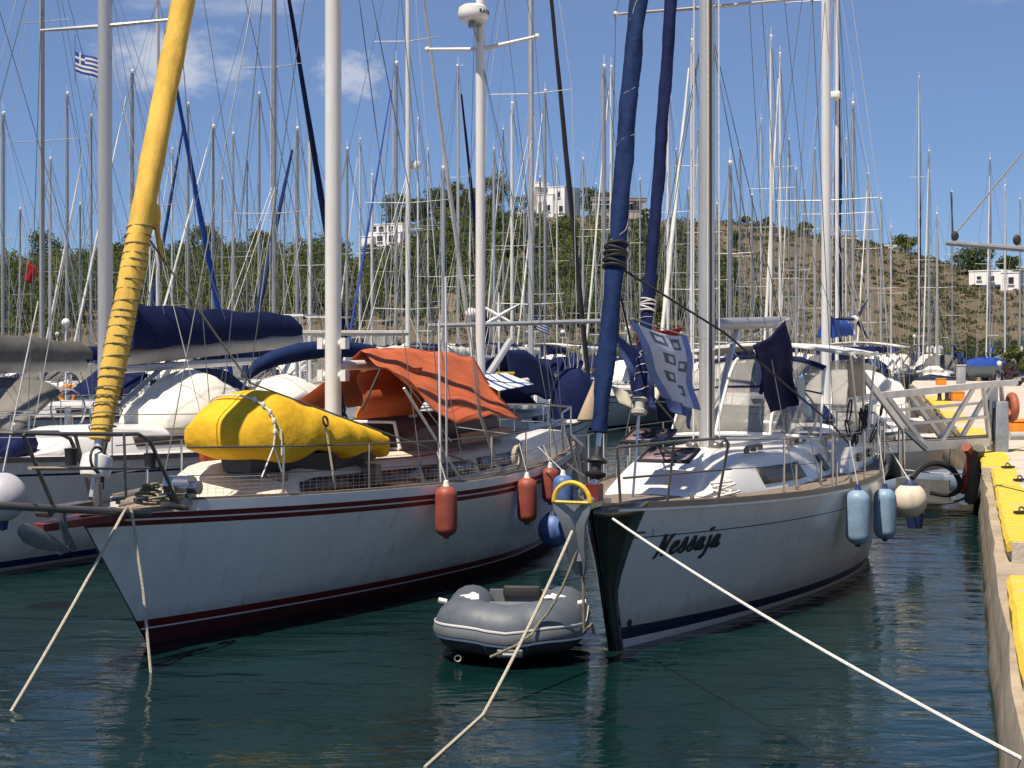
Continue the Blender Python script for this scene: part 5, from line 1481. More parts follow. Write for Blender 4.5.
def strake(dz, out_, th, m, name):
    mb = MB(); rings = []
    for i in range(1, len(pts) - 1):
        p = pts[i]; d = (pts[i + 1] - pts[i - 1]).normalized(); nrm = Vector((d.y, -d.x, 0)).normalized()
        rr = math.sqrt(max(0.001, tr_ ** 2 - dz ** 2)) + out_
        ring = []
        for k in range(6):
            a = 2 * math.pi * k / 6
            ring.append(p + nrm * (rr + th * .5 * math.cos(a)) + Vector((0, 0, dz + th * math.sin(a))))
        rings.append(ring)
    mb.loft(rings); return mb.obj(name, m, D, sharp=60)
strake(-.03, .002, .05, M_GREYRL, 'rubbing_strake'); strake(.035, .010, .012, M_WPLA, 'white_stripe'); strake(-.095, .012, .012, M_WPLA, 'white_stripe')
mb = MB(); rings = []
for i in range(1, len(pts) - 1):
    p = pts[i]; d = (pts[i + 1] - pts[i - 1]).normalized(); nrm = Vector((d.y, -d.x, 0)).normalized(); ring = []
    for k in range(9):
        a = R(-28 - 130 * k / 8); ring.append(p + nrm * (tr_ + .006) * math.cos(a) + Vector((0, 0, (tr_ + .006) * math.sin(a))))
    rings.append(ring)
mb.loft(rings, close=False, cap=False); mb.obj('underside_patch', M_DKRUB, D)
MB().slab([(-hw, .3), (hw, .3), (hw, 2.05), (-hw, 2.05)], .12, .16).obj('floor', M_GREYR, D)
mb = MB(); mb.box((0, 1.95, .23), (hw * 2 - .3, .05, .36)); mb.obj('transom', M_GREYRL, D)
mb = MB(); mb.rbox((.02, 1.90, .405), (.40, .07, .11), .03); mb.obj('motor_pad', M_BLK, D)
mb = MB(); mb.box((0, 1.15, .38), (hw * 2 - .35, .22, .03)); mb.obj('seat', M_GREYRL, D)
mb = MB(); y_ = -tr_ + .03; mb.rbox((.02, 0, 0), (.24, .035, .075), .015); 
o = mb.obj('grab_handle', M_GREYRL, D); o.location = (.02, -.17, .16); o.rotation_euler = (R(25), 0, 0)
mb = MB(); mb.box((0, -.02, .0), (.13, .03, .02)); o2 = mb.obj('grip', M_GREYP, o); o2.location = (.02, -.012, .0)
for s_ in (-1, 1):
    for yy, dx in ((.62, .02), (.80, -.03), (.74, .07), (.95, .03), (.55, .09)):
        mb = MB(); mb.rbox((0, 0, 0), (.07, .09, .03), .015); o = mb.obj('white_fitting', M_WPLA, D)
        o.location = (s_ * (hw - dx - .03), yy, zc(hw, yy) + tr_ - .0); o.rotation_euler = (.2 * dx, s_ * (.3 + 4 * dx), dx * 20)
    mb = MB(); mb.tube([(s_ * (hw + .17), .70, .48), (s_ * (hw + .25), .69, .50)], .026, 8); mb.obj('oarlock', M_WPLA, D)
    if s_ > 0: continue
    mb = MB(); mb.torus((s_ * .46, -.01, .07), .03, .007, Matrix.Rotation(R(60), 3, 'X'), 16, 5); mb.obj('towing_ring', M_STEELD, D)

# ================================================================== THE OTHER YACHTS
HULLS = {'white': (M_WHITE, M_NAVYP), 'grey': (M_HULLB, M_NAVYP), 'cream': (M_CREAM, M_RED), 'navy': (M_NAVYP, M_WHITE), 'pale': (M_HULLA, M_BLUEC)}
COVERS = {'navy': M_NAVY, 'blue': M_BLUEC, 'grey': M_GREYC, 'pale grey': M_GREYL, 'white': M_WHITC, 'bright blue': M_BLUEB}
def gen_yacht(label, mx_, my_, th=21, L=10.5, Bm=3.05, H=15.0, hull='white', cover='navy', furl=None, spreads=((.52, .95),), mr=.075, mastm=None,
              group='yachts moored beyond the two nearest', seed=0, near=False, radar=False, hood=True, stern_gear=True, frac=.40, fb=1.0, lean=0.0, wire=.007, name='moored_yacht', furl_r=.045, roll=None, boom_z=2.62):
    rd = random.Random(seed + 100)
    b = Boat(name, label, 'sailing boat', 0, 0, th, group)
    mxl = L * frac
    b.ox, b.oy = mx_ - mxl * b.su, my_ - mxl * b.c
    b.root.location = (b.ox, b.oy, 0)
    b.hull_form(L, Bm, 1.35 * fb, 1.08 * fb, 1.15 * fb, .8, tm=.58, ts=.65)
    hm, sm = HULLS[hull]
    nt = 24 if near else 12
    b.build_hull([M_DARKB, hm, sm], [(lambda t: .0, 0, 1), (lambda t: .05, 1, 1), (lambda t: .14, 2, 1), (lambda t: b.sheer(t) - .22, 1, 5 if near else 2), (lambda t: b.sheer(t) - .19, 2, 1), (lambda t: b.sheer(t), 1, 1)], nt=nt)
    b.build_deck(M_WHITE, drop=.02, nt=14)
    b.rail_strip(-.03, .04, .03, M_TEAKG, n=20)
    b.cabin(L * .20, L * .68, .98, .40, M_WHITE, front=1.6, back=.3, shrink=.78, nx=12)
    for s_ in (-1, 1):
        b.cab_window(L * .36, L * .48, .3, .78, M_GLASS, s_, n=3); b.cab_window(L * .51, L * .62, .3, .78, M_GLASS, s_, n=3)
    mm = mastm or rd.choice([M_ALU, M_ALUD, M_ALUD, M_GALV, M_MASTW, M_MASTW])
    zm = 1.5
    m = b.part('mast', spar(mr, zm, H, n=10, sq=1.35), mm); m.location.x = mxl
    mb = MB(); mb.tube([(mxl, 0, H), (mxl, 0, H + .5)], .012, 4); mb.tube([(mxl - .02, 0, H + .02), (mxl - .35, .1, H + .22)], .010, 4); mb.ball((mxl + .05, 0, H + .09), .07, n=8, k=6)
    b.part('masthead_gear', mb, M_WPLA)
    for fr_, hw_ in spreads:
        z = H * fr_ if fr_ < 1 else fr_
        mb = MB(); kk = 2.6 if near else 1.0; mb.tube([(mxl + .1, -hw_, z + .04), (mxl, 0, z), (mxl + .1, hw_, z + .04)], [.009 * kk, .014 * kk, .009 * kk], 6)
        b.part('spreader', mb, M_ALU if near else M_ALUD)
    z1 = H * spreads[0][0] if spreads and spreads[0][0] < 1 else (spreads[0][0] if spreads else H * .5); hw_ = spreads[0][1] if spreads else .6
    for s_ in (-1, 1):
        cp = Vector((mxl + .35, s_ * Bm * .46, 1.1)); tip = Vector((mxl + .1, s_ * hw_, z1 + .04))
        stays(b.root, [(cp, tip), (tip, Vector((mxl, 0, H - .1)))], wire, M_WIRE if rd.random() < .6 else M_WIREL, 'shroud')
        stays(b.root, [(cp, Vector((mxl, 0, z1 - .1)))], wire, M_WIREL, 'shroud')
    stays(b.root, [(Vector((L + .1, 0, 1.3)), Vector((mxl, 0, H)))], wire, M_WIRE, 'backstay')
    bowp = Vector((-.65, 0, 1.42 * fb)); top = Vector((mxl - .1, 0, H - .15))
    stays(b.root, [(bowp, top)], wire, M_WIRE, 'forestay')
    if furl:
        d = (top - bowp)
        b.part('furled_sail', furled(bowp + d * .04, bowp + d * .93, furl_r, .5, seed, n=30, k=9, clew=.4), furl)
    if rd.random() < .7:
        mb = MB(); y = rd.uniform(-.2, .2); mb.tube([(mxl - .12, y, 1.7), (mxl - .1, y * .2, H)], .008, 4); mb.tube([(mxl + .14, -y, 1.7), (mxl + .1, -y * .2, H)], .008, 4)
        b.part('halyard', mb, M_ROPEW)
    bo = L * .36
    for s_ in (-1, 1):
        for q_ in (.35, .8): stays(b.root, [((mxl, s_ * .05, H * .5), (mxl + bo * q_, s_ * .12, boom_z + .1))], wire * .7, M_WIREL, 'lazy_jack')
    stays(b.root, [((mxl + .1, 0, H), (mxl + bo, 0, boom_z + .15))], wire * .8, M_WIRE, 'topping_lift')
    if rd.random() < .5: stays(b.root, [((mxl + .1, hw_ * .6 if False else .6, H * .5), (mxl + .3, Bm * .42, 1.2))], wire * .7, M_ROPEW, 'flag_halyard')
    if rd.random() < .5: stays(b.root, [((mxl - .1, 0, H * .72), (L * .06, 0, 1.4))], wire, M_WIRE, 'inner_forestay')
    if roll:
        b.part('furled_sail', furled((mxl + .20, 0, 2.9), (mxl + .15, 0, H * .80), .12, .4, seed, n=30, k=9, clew=.6), roll)
    zb = boom_z; bl = L * .36
    b.part('boom', MB().tube([(mxl + .12, 0, zb), (mxl + bl, 0, zb + .1)], .065, 8), mm)
    if cover:
        cover_on_boom((mxl + .05, 0, zb + .03), (mxl + bl, 0, zb + .12), .34, .34, COVERS[cover], b.root, seed=seed)
    if hood:
        hm_ = COVERS[rd.choice(['navy', 'navy', 'grey', 'blue', 'white'])]
        mb = MB(); x = L * .62
        mb.grid(lambda u, v: Vector((x + 1.15 * math.sin(v * 1.5), (-1 + 2 * u) * (1.0 - .05 * v), 1.62 + .80 * math.sin(v * 1.55) * (1 - .35 * abs(-1 + 2 * u) ** 4))), 8, 5)
        b.part('spray_hood', mb, hm_, solid=.01)
    if rd.random() < .6:
        mb = MB(); x = L * .80
        mb.grid(lambda u, v: Vector((x + 1.9 * u, -1.1 + 2.2 * v, 2.95 + .12 * math.sin(math.pi * v))), 3, 6)
        bm = b.part('bimini', mb, COVERS[rd.choice(['navy', 'white', 'grey', 'blue'])], solid=.02)
        for xx in (x + .05, x + 1.85):
            MB().tube([(x + .9 + (xx - x - .9) * .2, -1.15, 1.2), (xx, -1.08, 2.96), (xx, 0, 3.04), (xx, 1.08, 2.96), (x + .9 + (xx - x - .9) * .2, 1.15, 1.2)], .014, 5).obj('bimini_frame', M_STEEL, b.root)
    mb = MB(); tops = {}
    for s_ in (-1, 1):
        t2 = []
        for k in range(8):
            t_ = .03 + .93 * k / 7; z = b.sheer(t_); p = Vector((b.xs(t_, z), s_ * (b.hb(t_, z) - .06), z)); mb.tube([p, p + Vector((0, 0, .6))], .011, 5); t2.append(p + Vector((0, 0, .6)))
        mb.tube(t2, .008, 4); mb.tube([p - Vector((0, 0, .3)) for p in t2], .006, 4); tops[s_] = t2
    for k in (0, -1): mb.tube([tops[-1][k], (tops[-1][k] + tops[1][k]) / 2 + Vector((-.25 if k == 0 else .25, 0, 0)), tops[1][k]], .016, 6)
    b.part('guardrail', mb, M_STEEL)
    if rd.random() < .6:
        mb = MB(); mb.rbox((L * .33, rd.uniform(-.2, .2), 1.68), (.75, .5, .26), .09); b.part('liferaft_canister', mb, M_WPLA)
    if rd.random() < .5:
        mb = MB(); mb.tube([(L * .16, -.5, 1.5), (L * .22, -.2, 1.62), (L * .23, .3, 1.6), (L * .17, .6, 1.5)], [.1, .2, .2, .1], 10); b.part('folded_dinghy', mb, rd.choice([M_GREYR, M_NAVY, M_WHITC, M_BLUEC]))
    mb = MB(); mb.torus((L * .86, 0, 1.75), .4, .02, Matrix.Rotation(R(90), 3, 'Y'), 20, 5); mb.tube([(L * .86, 0, 1.2), (L * .86, 0, 1.8)], .07, 6); b.part('steering_wheel', mb, M_STEEL)
    if rd.random() < .55:
        mb = MB(); mb.rbox((L + .02, rd.choice([-.7, .7]), 1.75), (.26, .22, .42), .06); b.part('outboard', mb, rd.choice([M_BLK, M_WPLA, M_GREYP]))
    if rd.random() < .5:
        mb = MB(); mb.torus((L * .97, rd.choice([-.8, .8]), 1.55), .26, .06, Matrix.Rotation(R(90), 3, 'Y'), 20, 6, 0, .4, 5.9); b.part('horseshoe_buoy', mb, rd.choice([M_ORP, M_YELP, M_WPLA]))
    if radar:
        z = radar; mb = MB(); mb.lathe([(.02, -.10), (.2, -.09), (.22, 0), (.18, .09), (.01, .11)], (mxl - .32, 0, z), 14); mb.box((mxl - .18, 0, z - .12), (.26, .08, .03)); b.part('radar_dome', mb, M_WPLA)
    if stern_gear and rd.random() < .5:
        mb = MB(); mb.tube([(L - .1, .9, 1.2), (L - .1, .9, 3.6)], .025, 6)
        if rd.random() < .5: mb.ball((L - .1, .9, 3.65), .13, n=10, k=6)
        else: mb.box((L - .1, .9, 3.6), (.9, .6, .03))
        b.part('stern_pole', mb, M_WPLA)
    return b

# leftmost big yacht and the one beyond it, partly outside the frame
Mk = lambda px, d: ((px - 512) / F * d, d)
L1 = gen_yacht('big white yacht, thick grey mast and navy sail cover, left of the ketch', *Mk(105, 23.4), th=20, L=13.2, Bm=3.7, H=17.5, hull='pale', cover=None, mr=.098, mastm=M_ALU, frac=.386, fb=1.22, near=True, group=None, seed=1, hood=False, spreads=((7.85, 1.25), (12.5, .9)), name='sailing_yacht')
mxl = 13.2 * .386
cover_on_boom((mxl + .35, 0, 3.02), (mxl + 6.2, .05, 3.30), .62, .50, M_NAVY, L1.root, drop=.10, seed=2, hump=.25)
L1.part('boom', MB().tube([(mxl + .1, 0, 2.80), (mxl + 6.2, 0, 3.10)], .12, 10, sq=1.2), M_GREYL)
L1.part('boom_vang', MB().tube([(mxl + .15, 0, 1.95), (mxl + 2.0, 0, 2.85)], .04, 8), M_ALUD)
L0 = gen_yacht('yacht with long grey sail cover and grey canopy at the left edge', *Mk(-150, 24.7), th=20, L=12.4, Bm=3.5, H=16.5, hull='white', cover=None, mr=.09, mastm=M_ALU, frac=.40, fb=1.1, near=True, group=None, seed=2, hood=False, spreads=((7.4, 1.2),), name='sailing_yacht')
mxl = 12.4 * .40
cover_on_boom((mxl + .2, 0, 2.85), (mxl + 6.3, .0, 2.80), .55, .5, M_GREYC, L0.root, drop=.10, seed=4, hump=.35)
L0.part('boom', MB().tube([(mxl + .1, 0, 2.62), (mxl + 6.2, 0, 2.60)], .11, 10, sq=1.2), M_GREYL)
# grey canopy with clear windows of that yacht
def hood0(u, v): return Vector((mxl + 2.3 + 1.6 * math.sin(v * 1.5), (-1.25 + 2.5 * u) * (1 - .06 * v), 1.35 + 1.05 * math.sin(v * 1.55) * (1 - .25 * abs(-1 + 2 * u) ** 4)))
MB().grid(hood0, 10, 6).obj('canopy', M_GREYC, L0.root, solid=.012)
MB().grid(lambda u, v: hood0(u * .5 + .02, v * .5 + .12) + Vector((-.02, -.015, .01)), 6, 4).obj('canopy_window', M_CLEAR, L0.root, solid=.005)
# things on the deck of the leftmost yacht
def tarp(name, label, b, x0, x1, y, w, h, zb, m, seed, ridge=.35):
    t = thing(name, label, 'covered boat', b.root.location, b.root.rotation_euler[2]); mb = MB(); rings = []; rd = random.Random(seed)
    for i in range(17):
        q = i / 16; x = x0 + (x1 - x0) * q; k = math.sin(math.pi * min(1, .06 + q * .9)) ** .5; hh = h * (k * .75 + .25 * math.exp(-((q - ridge) / .16) ** 2)); ww = w * (k ** .8)
        rings.append([Vector((x, y + yy * ww * (1 + rd.uniform(-.04, .04)), zb + zz * hh + rd.uniform(-.01, .015))) for yy, zz in ((-1, 0), (-1.02, .22), (-.86, .58), (-.45, .88), (0, 1.0), (.45, .88), (.86, .58), (1.02, .22), (1, 0))])
    mb.loft(rings); mb.obj('cover', m, t, sharp=60)
    mb = MB(); 
    for i in (4, 12): mb.tube([p + Vector((0, 0, .012)) for p in rings[i]], .009, 5)
    mb.obj('lashing', M_ROPEW, t)
    return t
tarp('covered_dinghy', 'white tarpaulin covered dinghy on deck right behind the yellow furled sail', L1, 5.6, 8.6, -.35, .85, .92, 1.72, M_WHITC, 3, .42)
tarp('covered_dinghy', 'lower cream tarpaulin bundle between the yellow covered dinghy and the white one', L1, 8.7, 11.4, -.6, .75, .74, 1.78, M_WHITC, 5, .3)
cc = L1.w(*L1.surf(.02, .9, -1, .24)); cc = P(3, 497, 17.2)
ball_fender(cc, .26, (mat('lilac_white_rubber', (.50, .50, .56), .5), M_BLFD), 'white ball fender with a dark lower half hanging at the left edge', None, cc + Vector((.3, .3, 2.2)), split=-1)

# wind generators, flags and bits among the rigging
def wind_gen(label, b_at, n, m, r, zb, facing=0.0, tailm=None, spin=.3):
    t = thing('wind_generator', label, 'wind turbine', (b_at.x, b_at.y, zb))
    MB().tube([(0, .12, 0), (0, .12, b_at.z - zb)], .025, 7).obj('pole', M_MASTW, t)
    zz = b_at.z - zb
    mb = MB(); mb.tube([(0, -.10, zz), (0, -.04, zz), (0, .3, zz), (0, .45, zz)], [.03, .085, .08, .03], 12); mb.obj('nacelle', M_WPLA, t)
    for i in range(n):
        a = spin + 2 * math.pi * i / n; d = Vector((math.cos(a), 0, math.sin(a))); s_ = Vector((-math.sin(a), 0, math.cos(a)))
        mb = MB(); rings = []
        for q, w_ in ((.06, .03), (.3, .042), (1, .012)):
            c = Vector((0, -.07, zz)) + d * r * q
            rings.append([c + s_ * w_, c + Vector((0, .012, 0)), c - s_ * w_ + Vector((0, .02, 0)), c + Vector((0, -.012, 0))])
        mb.loft(rings); mb.obj('blade', m, t)
    mb = MB(); mb.box((0, .62, zz + .05), (.015, .3, .26)); mb.obj('tail_vane', tailm or M_WPLA, t)
    return t
wind_gen('white six-bladed wind generator on a pole beside the radar mast', P(499, 316, 34.0), 6, M_WPLA, .52, 1.15, spin=R(90))
wind_gen('three-bladed wind generator with dark blue blades near the twin mast', P(856, 319, 33.5), 3, M_NAVYP, .50, 1.1, tailm=M_WPLA, spin=R(60))

def greek_flag(label, p, w, h, sagk, yaw, name='flag', rope=None):
    t = thing(name, label, 'flag', p, yaw); mb = MB(); nu, nv = 18, 18
    mb.grid(lambda u, v: Vector((w * u, .05 * w * math.sin(u * 7 + v) * u, -h * v - sagk * u - .03 * h * math.sin(u * 6))), nu, nv)
    for i in range(nu):
        for j in range(nv):
            u, v = (i + .5) / nu, (j + .5) / nv; s_ = int(v * 9)
            blue = s_ % 2 == 0
            if u < .37 and v < 5 / 9: blue = not (abs(u - .185) < .038 or abs(v - 2.5 / 9) < .056)
            mb.m[i * nv + j] = 0 if blue else 1
    mb.obj('cloth', [M_FLAGB, M_FLAGW], t, solid=.004)
    MB().tube([(0, 0, .25), (0, 0, -h * 1.6)], .006, 5).obj('halyard', M_WIRE, t)
    return t
greek_flag('blue and white striped flag flying under the spreader of the thick grey mast', P(75, 51, 23.3), .38, .30, .12, R(8))
greek_flag('small blue and white striped flag drooping above the boats by the wind generator', P(536, 317, 38), .36, .30, .16, R(20))
t = thing('flag', 'small rolled red flag hoisted among the masts at far left', 'flag', P(25, 262, 45)); MB().grid(lambda u, v: Vector((.30 * u + .05 * math.sin(v * 5), .03 * math.sin(u * 9), -.55 * v - .1 * u)), 6, 8).obj('cloth', M_REDC, t, solid=.006); MB().tube([(0, 0, .4), (0, 0, -1.2)], .006, 4).obj('halyard', M_WIRE, t)

# --- the forest of masts: bearing, distance, row of the masthead, look
# (px, nominal distance, masthead row or None when above the frame, furled sail, cover, options)
FOREST = [
 (42, 40, None, None, 'navy', dict(spreads=((8.3, 1.1), (11.4, .8)))),
 (158, 50, None, M_BLUEB, 'blue', dict(spreads=((7.6, 1.1),), flip=1, furl_r=.10)),
 (274, 41, None, M_NAVY, 'navy', dict(spreads=((6.5, 1.15), (10.4, .9)), furl_r=.095, flip=1)),
 (408, 39, None, M_SAILW, 'white', dict(flip=1, furl_r=.06, spreads=((3.9, .9), (6.6, 1.15), (10.7, .9)), radar=7.6)),
 (531, 35, None, M_ROPEB, None, dict(flip=1, furl_r=.07, H=16.5, spreads=((9.2, 1.1), (4.0, .9)), mr=.068)),
 (826, 33, None, None, 'bright blue', dict(boom_z=3.25, spreads=((6.1, 1.1), (10.4, .9)), mr=.10, mastm=M_MASTW, furl_r=.09)),
 (837, 47, None, None, 'navy', dict(roll=M_BLUEC, spreads=((7.0, 1.1),), mastm=M_MASTW, radar=10.6)),
 (67, 66, 95, None, 'blue', {}), (3, 60, 115, None, 'grey', {}), (91, 80, 117, M_SAILW, 'navy', {}), (132, 62, 73, M_SAILW, 'white', {}),
 (188, 74, 105, M_BLUEC, 'navy', dict(furl_r=.10)), (213, 56, 128, M_SAILW, 'blue', {}), (233, 80, 135, None, 'navy', {}), (259, 63, 95, None, 'grey', {}),
 (297, 72, 130, M_BLUEC, 'blue', dict(furl_r=.11)), (310, 58, 130, None, 'navy', {}), (347, 66, 150, None, 'white', {}), (372, 78, 176, None, 'navy', {}),
 (396, 62, 65, M_FLAGB, 'blue', {}), (418, 85, 120, None, 'grey', {}), (458, 70, 68, M_NAVY, 'navy', dict(flip=1, furl_r=.10)), (512, 62, 105, None, 'white', {}), (494, 84, 150, None, 'blue', {}),
 (545, 74, 92, M_SAILW, 'navy', {}), (604, 56, 68, None, 'grey', {}), (611, 70, 68, M_SAILW, 'blue', {}), (583, 84, 160, None, 'white', {}), (628, 86, 120, None, 'navy', {}),
 (668, 63, 78, M_SAILW, 'navy', {}), (692, 58, 42, M_SAILW, 'white', dict(furl_r=.075)), (703, 76, 92, None, 'blue', {}), (688, 88, 190, None, 'grey', {}), (730, 72, 165, None, 'navy', {}),
 (752, 86, 196, None, 'white', {}), (771, 55, 38, None, 'grey', {}), (780, 66, 55, M_SAILW, 'blue', dict(furl_r=.075)), (796, 80, 170, None, 'navy', {}),
 (853, 62, 105, None, 'white', {}), (868, 76, 175, M_SAILW, 'blue', {}), (881, 90, 200, None, 'navy', {}), (891, 88, 228, None, 'bright blue', {}),
 (919, 72, 78, None, 'navy', dict(roll=M_NAVY)), (929, 104, 152, M_SAILW, 'white', {}), (912, 104, 190, None, 'grey', {}),
 (952, 98, 193, None, 'blue', {}), (990, 100, 160, M_SAILW, 'bright blue', {}), (1005, 95, 187, None, 'navy', {}), (975, 104, 235, None, 'grey', {}),
 (50, 76, 160, None, 'white', {}), (80, 96, 205, None, 'blue', {}), (172, 97, 150, M_SAILW, 'navy', {}), (222, 99, 180, None, 'grey', {}), (247, 104, 160, None, 'blue', {}), (284, 102, 190, None, 'white', {}), (360, 100, 140, M_SAILW, 'navy', {}), (386, 106, 195, None, 'grey', {}), (428, 108, 150, None, 'blue', {}), (470, 110, 185, None, 'navy', {}), (503, 108, 130, M_SAILW, 'grey', {}), (524, 112, 195, None, 'navy', {}), (557, 110, 160, None, 'white', {}), (596, 112, 185, None, 'navy', {}), (618, 109, 150, M_SAILW, 'grey', {}), (640, 113, 180, None, 'blue', {}), (676, 112, 150, None, 'navy', {}), (699, 110, 130, M_SAILW, 'white', {}), (740, 112, 150, None, 'grey', {}), (761, 110, 120, None, 'navy', {}), (789, 112, 140, M_SAILW, 'blue', {}), (804, 114, 190, None, 'grey', {}), (846, 112, 140, None, 'white', {}), (874, 114, 210, None, 'navy', {}), (902, 99, 205, None, 'blue', {}), (937, 102, 215, None, 'white', {}), (963, 101, 228, None, 'navy', {}), (1020, 103, 200, None, 'white', {}), (858, 92, 170, None, 'navy', {}), (815, 88, 150, None, 'blue', {}), (20, 88, 210, None, 'navy', {}), (110, 92, 190, None, 'grey', {}), (150, 88, 168, None, 'white', {}), (330, 90, 185, None, 'grey', {}), (443, 92, 170, None, 'white', {}), (540, 95, 178, None, 'blue', {}), (650, 96, 165, None, 'grey', {}), (717, 94, 205, None, 'blue', {}), (838, 95, 190, None, 'grey', {}),
]
placed = []
def axc(x, y, th=21):
    s_, c_ = math.sin(R(th)), math.cos(R(th)); return x * s_ + y * c_, x * c_ - y * s_
def block(b, L, Bm): 
    a, c = axc(b.ox, b.oy); placed.append((a - 1.0, a + L + .6, c, Bm / 2))
block(A, 10.6, 3.5); block(B, 9.6, 3.25); block(L1, 13.2, 3.7); block(L0, 12.4, 3.5)
LANDMARKS = [(-40, 'the left edge'), (105, 'the thick grey mast'), (150, 'the yellow furled sail'), (333, 'the ketch mainmast'), (480, 'the radar mast'), (618, 'the blue furled headsail'), (711, 'the named sloop mast'), (830, 'the tall twin mast'), (1024, 'the right edge')]
ORD = ['', 'second ', 'third ', 'fourth ', 'fifth ', 'sixth ', 'seventh ', 'eighth ', 'ninth ', 'tenth ', 'eleventh ', 'twelfth ', 'thirteenth ', 'fourteenth ', 'fifteenth ', 'sixteenth ', 'seventeenth ', 'eighteenth ', 'nineteenth ', 'twentieth ', 'twenty-first ', 'twenty-second ', 'twenty-third ']
allpx = sorted([f[0] for f in FOREST])
furl_name = {id(M_SAILW): 'white', id(M_NAVY): 'navy', id(M_BLUEC): 'blue', id(M_ROPEB): 'black', id(M_FLAGB): 'bright blue', id(M_BLUEB): 'bright blue'}
def forest_label(px, cover, furl, top, d):
    li = max(i for i, (x, _) in enumerate(LANDMARKS) if x <= px)
    lo, hi = LANDMARKS[li], LANDMARKS[li + 1]
    seg = [p for p in allpx if lo[0] <= p < hi[0]]; k = seg.index(px); j = len(seg) - 1 - k
    tall = 'tall ' if top is None or top < 100 else ('short ' if top > 165 else '')
    what = f"{tall}mast, rolled {furl_name[id(furl)]} sail" if furl else f"{tall}bare mast"
    if k <= j or hi[0] >= 1024: pos = f"{ORD[k]}mast right of {lo[1]}" if lo[0] > 0 else f"{ORD[k]}mast from {lo[1]}"
    else: pos = f"{ORD[j]}mast left of {hi[1]}"
    return f"yacht with {what}, {pos}".replace("the grey mast of the named sloop", "the named sloop mast") .replace("the thick grey mast", "the thick grey mast")
conf = 0
for i, (px, d0, top, furl, cover, op) in enumerate(FOREST):
    op = dict(op); Bm, L = 2.95, 10.2; flip = op.pop('flip', 0)
    if d0 > 58: Bm, L = 2.6, 8.8
    if d0 > 86: Bm, L = 2.3, 7.6
    done = False
    for dd in sorted([k * .75 for k in range(-56, 60)], key=abs):
        d = d0 + dd
        if d < 31 or d > 117 or abs(dd) > (8 if top is None else 42): continue
        x, y = Mk(px, d); s_, c_ = math.sin(R(21)), math.cos(R(21)); kf = .6 if flip else .4; bx, by = x - L * kf * s_, y - L * kf * c_
        a, c = axc(bx, by)
        # keep clear of the quay
        bad = False
        for q in (0, .5, 1):
            xx, yy = bx + L * q * s_ + Bm * .5 * c_ * (.6 if q else 0) + .15, by + L * q * c_
            if yy < 86 and xx > q_line(yy) - .1: bad = True
        for (a0, a1, cc_, hw_) in placed:
            if a - 1.0 < a1 and a + L + .4 > a0 and abs(c - cc_) < hw_ + Bm / 2 + .12: bad = True; break
        if not bad: done = True; break
    if not done: conf += 1; print('NO BERTH', px, d0); continue
    placed.append((a - .8, a + L + .3, c, Bm / 2))
    H = (CZ + (HOR - top) / F * d) if top is not None else op.pop('H', 14.5)
    w = .15 if top is None else .13
    op.setdefault('mr', .060 if d < 60 else (.066 if d < 85 else .058))
    sp = op.pop('spreads', ((.5 + .1 * ((i * 7) % 3) / 2, .85 + .1 * (i % 3)),) if i % 3 else ((.36, .95), (.68, .7)))
    gen_yacht(forest_label(px, cover, furl, top, d), x, y, th=201 if flip else 21, L=L, Bm=Bm, H=H, hull=['white', 'white', 'cream', 'white', 'navy', 'pale', 'grey'][(i * 5 + 1) % 7], cover=cover, furl=furl, spreads=sp, seed=i, wire=.0075 if d < 60 else .0085, group='yachts moored beyond the two nearest', **op)
print('berths', len(placed), 'unplaced', conf)

# navy boat tent on the yacht behind the ketch and the horizontal spars there
def tent(name, label, ridge_, drops, m, cat='awning'):
    t = thing(name, label, cat, (0, 0, 0)); mb = MB()
    mb.grid(lambda u, v: lerp_list(ridge_, u).lerp(lerp_list(drops, u), v) + Vector((0, -.05 * math.sin(math.pi * v), -.06 * math.sin(math.pi * v) + .04 * math.sin(u * 17) * v)), 20, 10); mb.obj('canopy', m, t, solid=.01)
    mb = MB(); mb.grid(lambda u, v: lerp_list(ridge_, u).lerp(lerp_list([p + Vector((-1.6, 2.0, 0)) for p in drops], u), v), 12, 5); mb.obj('canopy', m, t, solid=.01)
    return t
tent('boat_tent', 'big navy boat tent sloping down behind the striped awning', [P(506, 350, 33), P(525, 350, 34), P(548, 366, 35.5), P(566, 392, 37)], [P(512, 392, 32.2), P(528, 396, 33.2), P(548, 398, 34.6), P(566, 398, 36)], M_NAVY)
t = thing('round_cover', 'round navy canvas dome beside the navy boat tent', 'cover', P(573, 416, 33)); 
MB().lathe([(.48, -.05), (.50, .2), (.47, .55), (.36, .85), (.18, 1.0), (.01, 1.05)], n=18).obj('body', M_NAVY, t)
rope_thing([P(428, 326, 31), P(600, 321, 33)], .05, M_ALU, 'long horizontal silver pole across the boats behind the ketch', 'pole', 'pole')
rope_thing([P(300, 333, 30), P(408, 333, 31)], .055, M_GREYL, 'pale grey horizontal spar right of the white ketch mainmast', 'spar', 'spar')
rope_thing([P(488, 376, 30), P(510, 341, 31)], .075, M_ALU, 'thick silver strut leaning behind the striped awning', 'strut', 'pole')
t = thing('gear_box', 'small yellow box standing behind the striped awning', 'box', P(505, 378, 32)); MB().rbox((0, 0, 0), (.38, .25, .2), .03).obj('body', M_YELP, t); MB().box((0, 0, .11), (.40, .27, .03)).obj('lid', M_YELP, t)
t = thing('rolled_awning', 'dark blue rolled canvas curving behind the ketch mainmast', 'awning', (0, 0, 0))
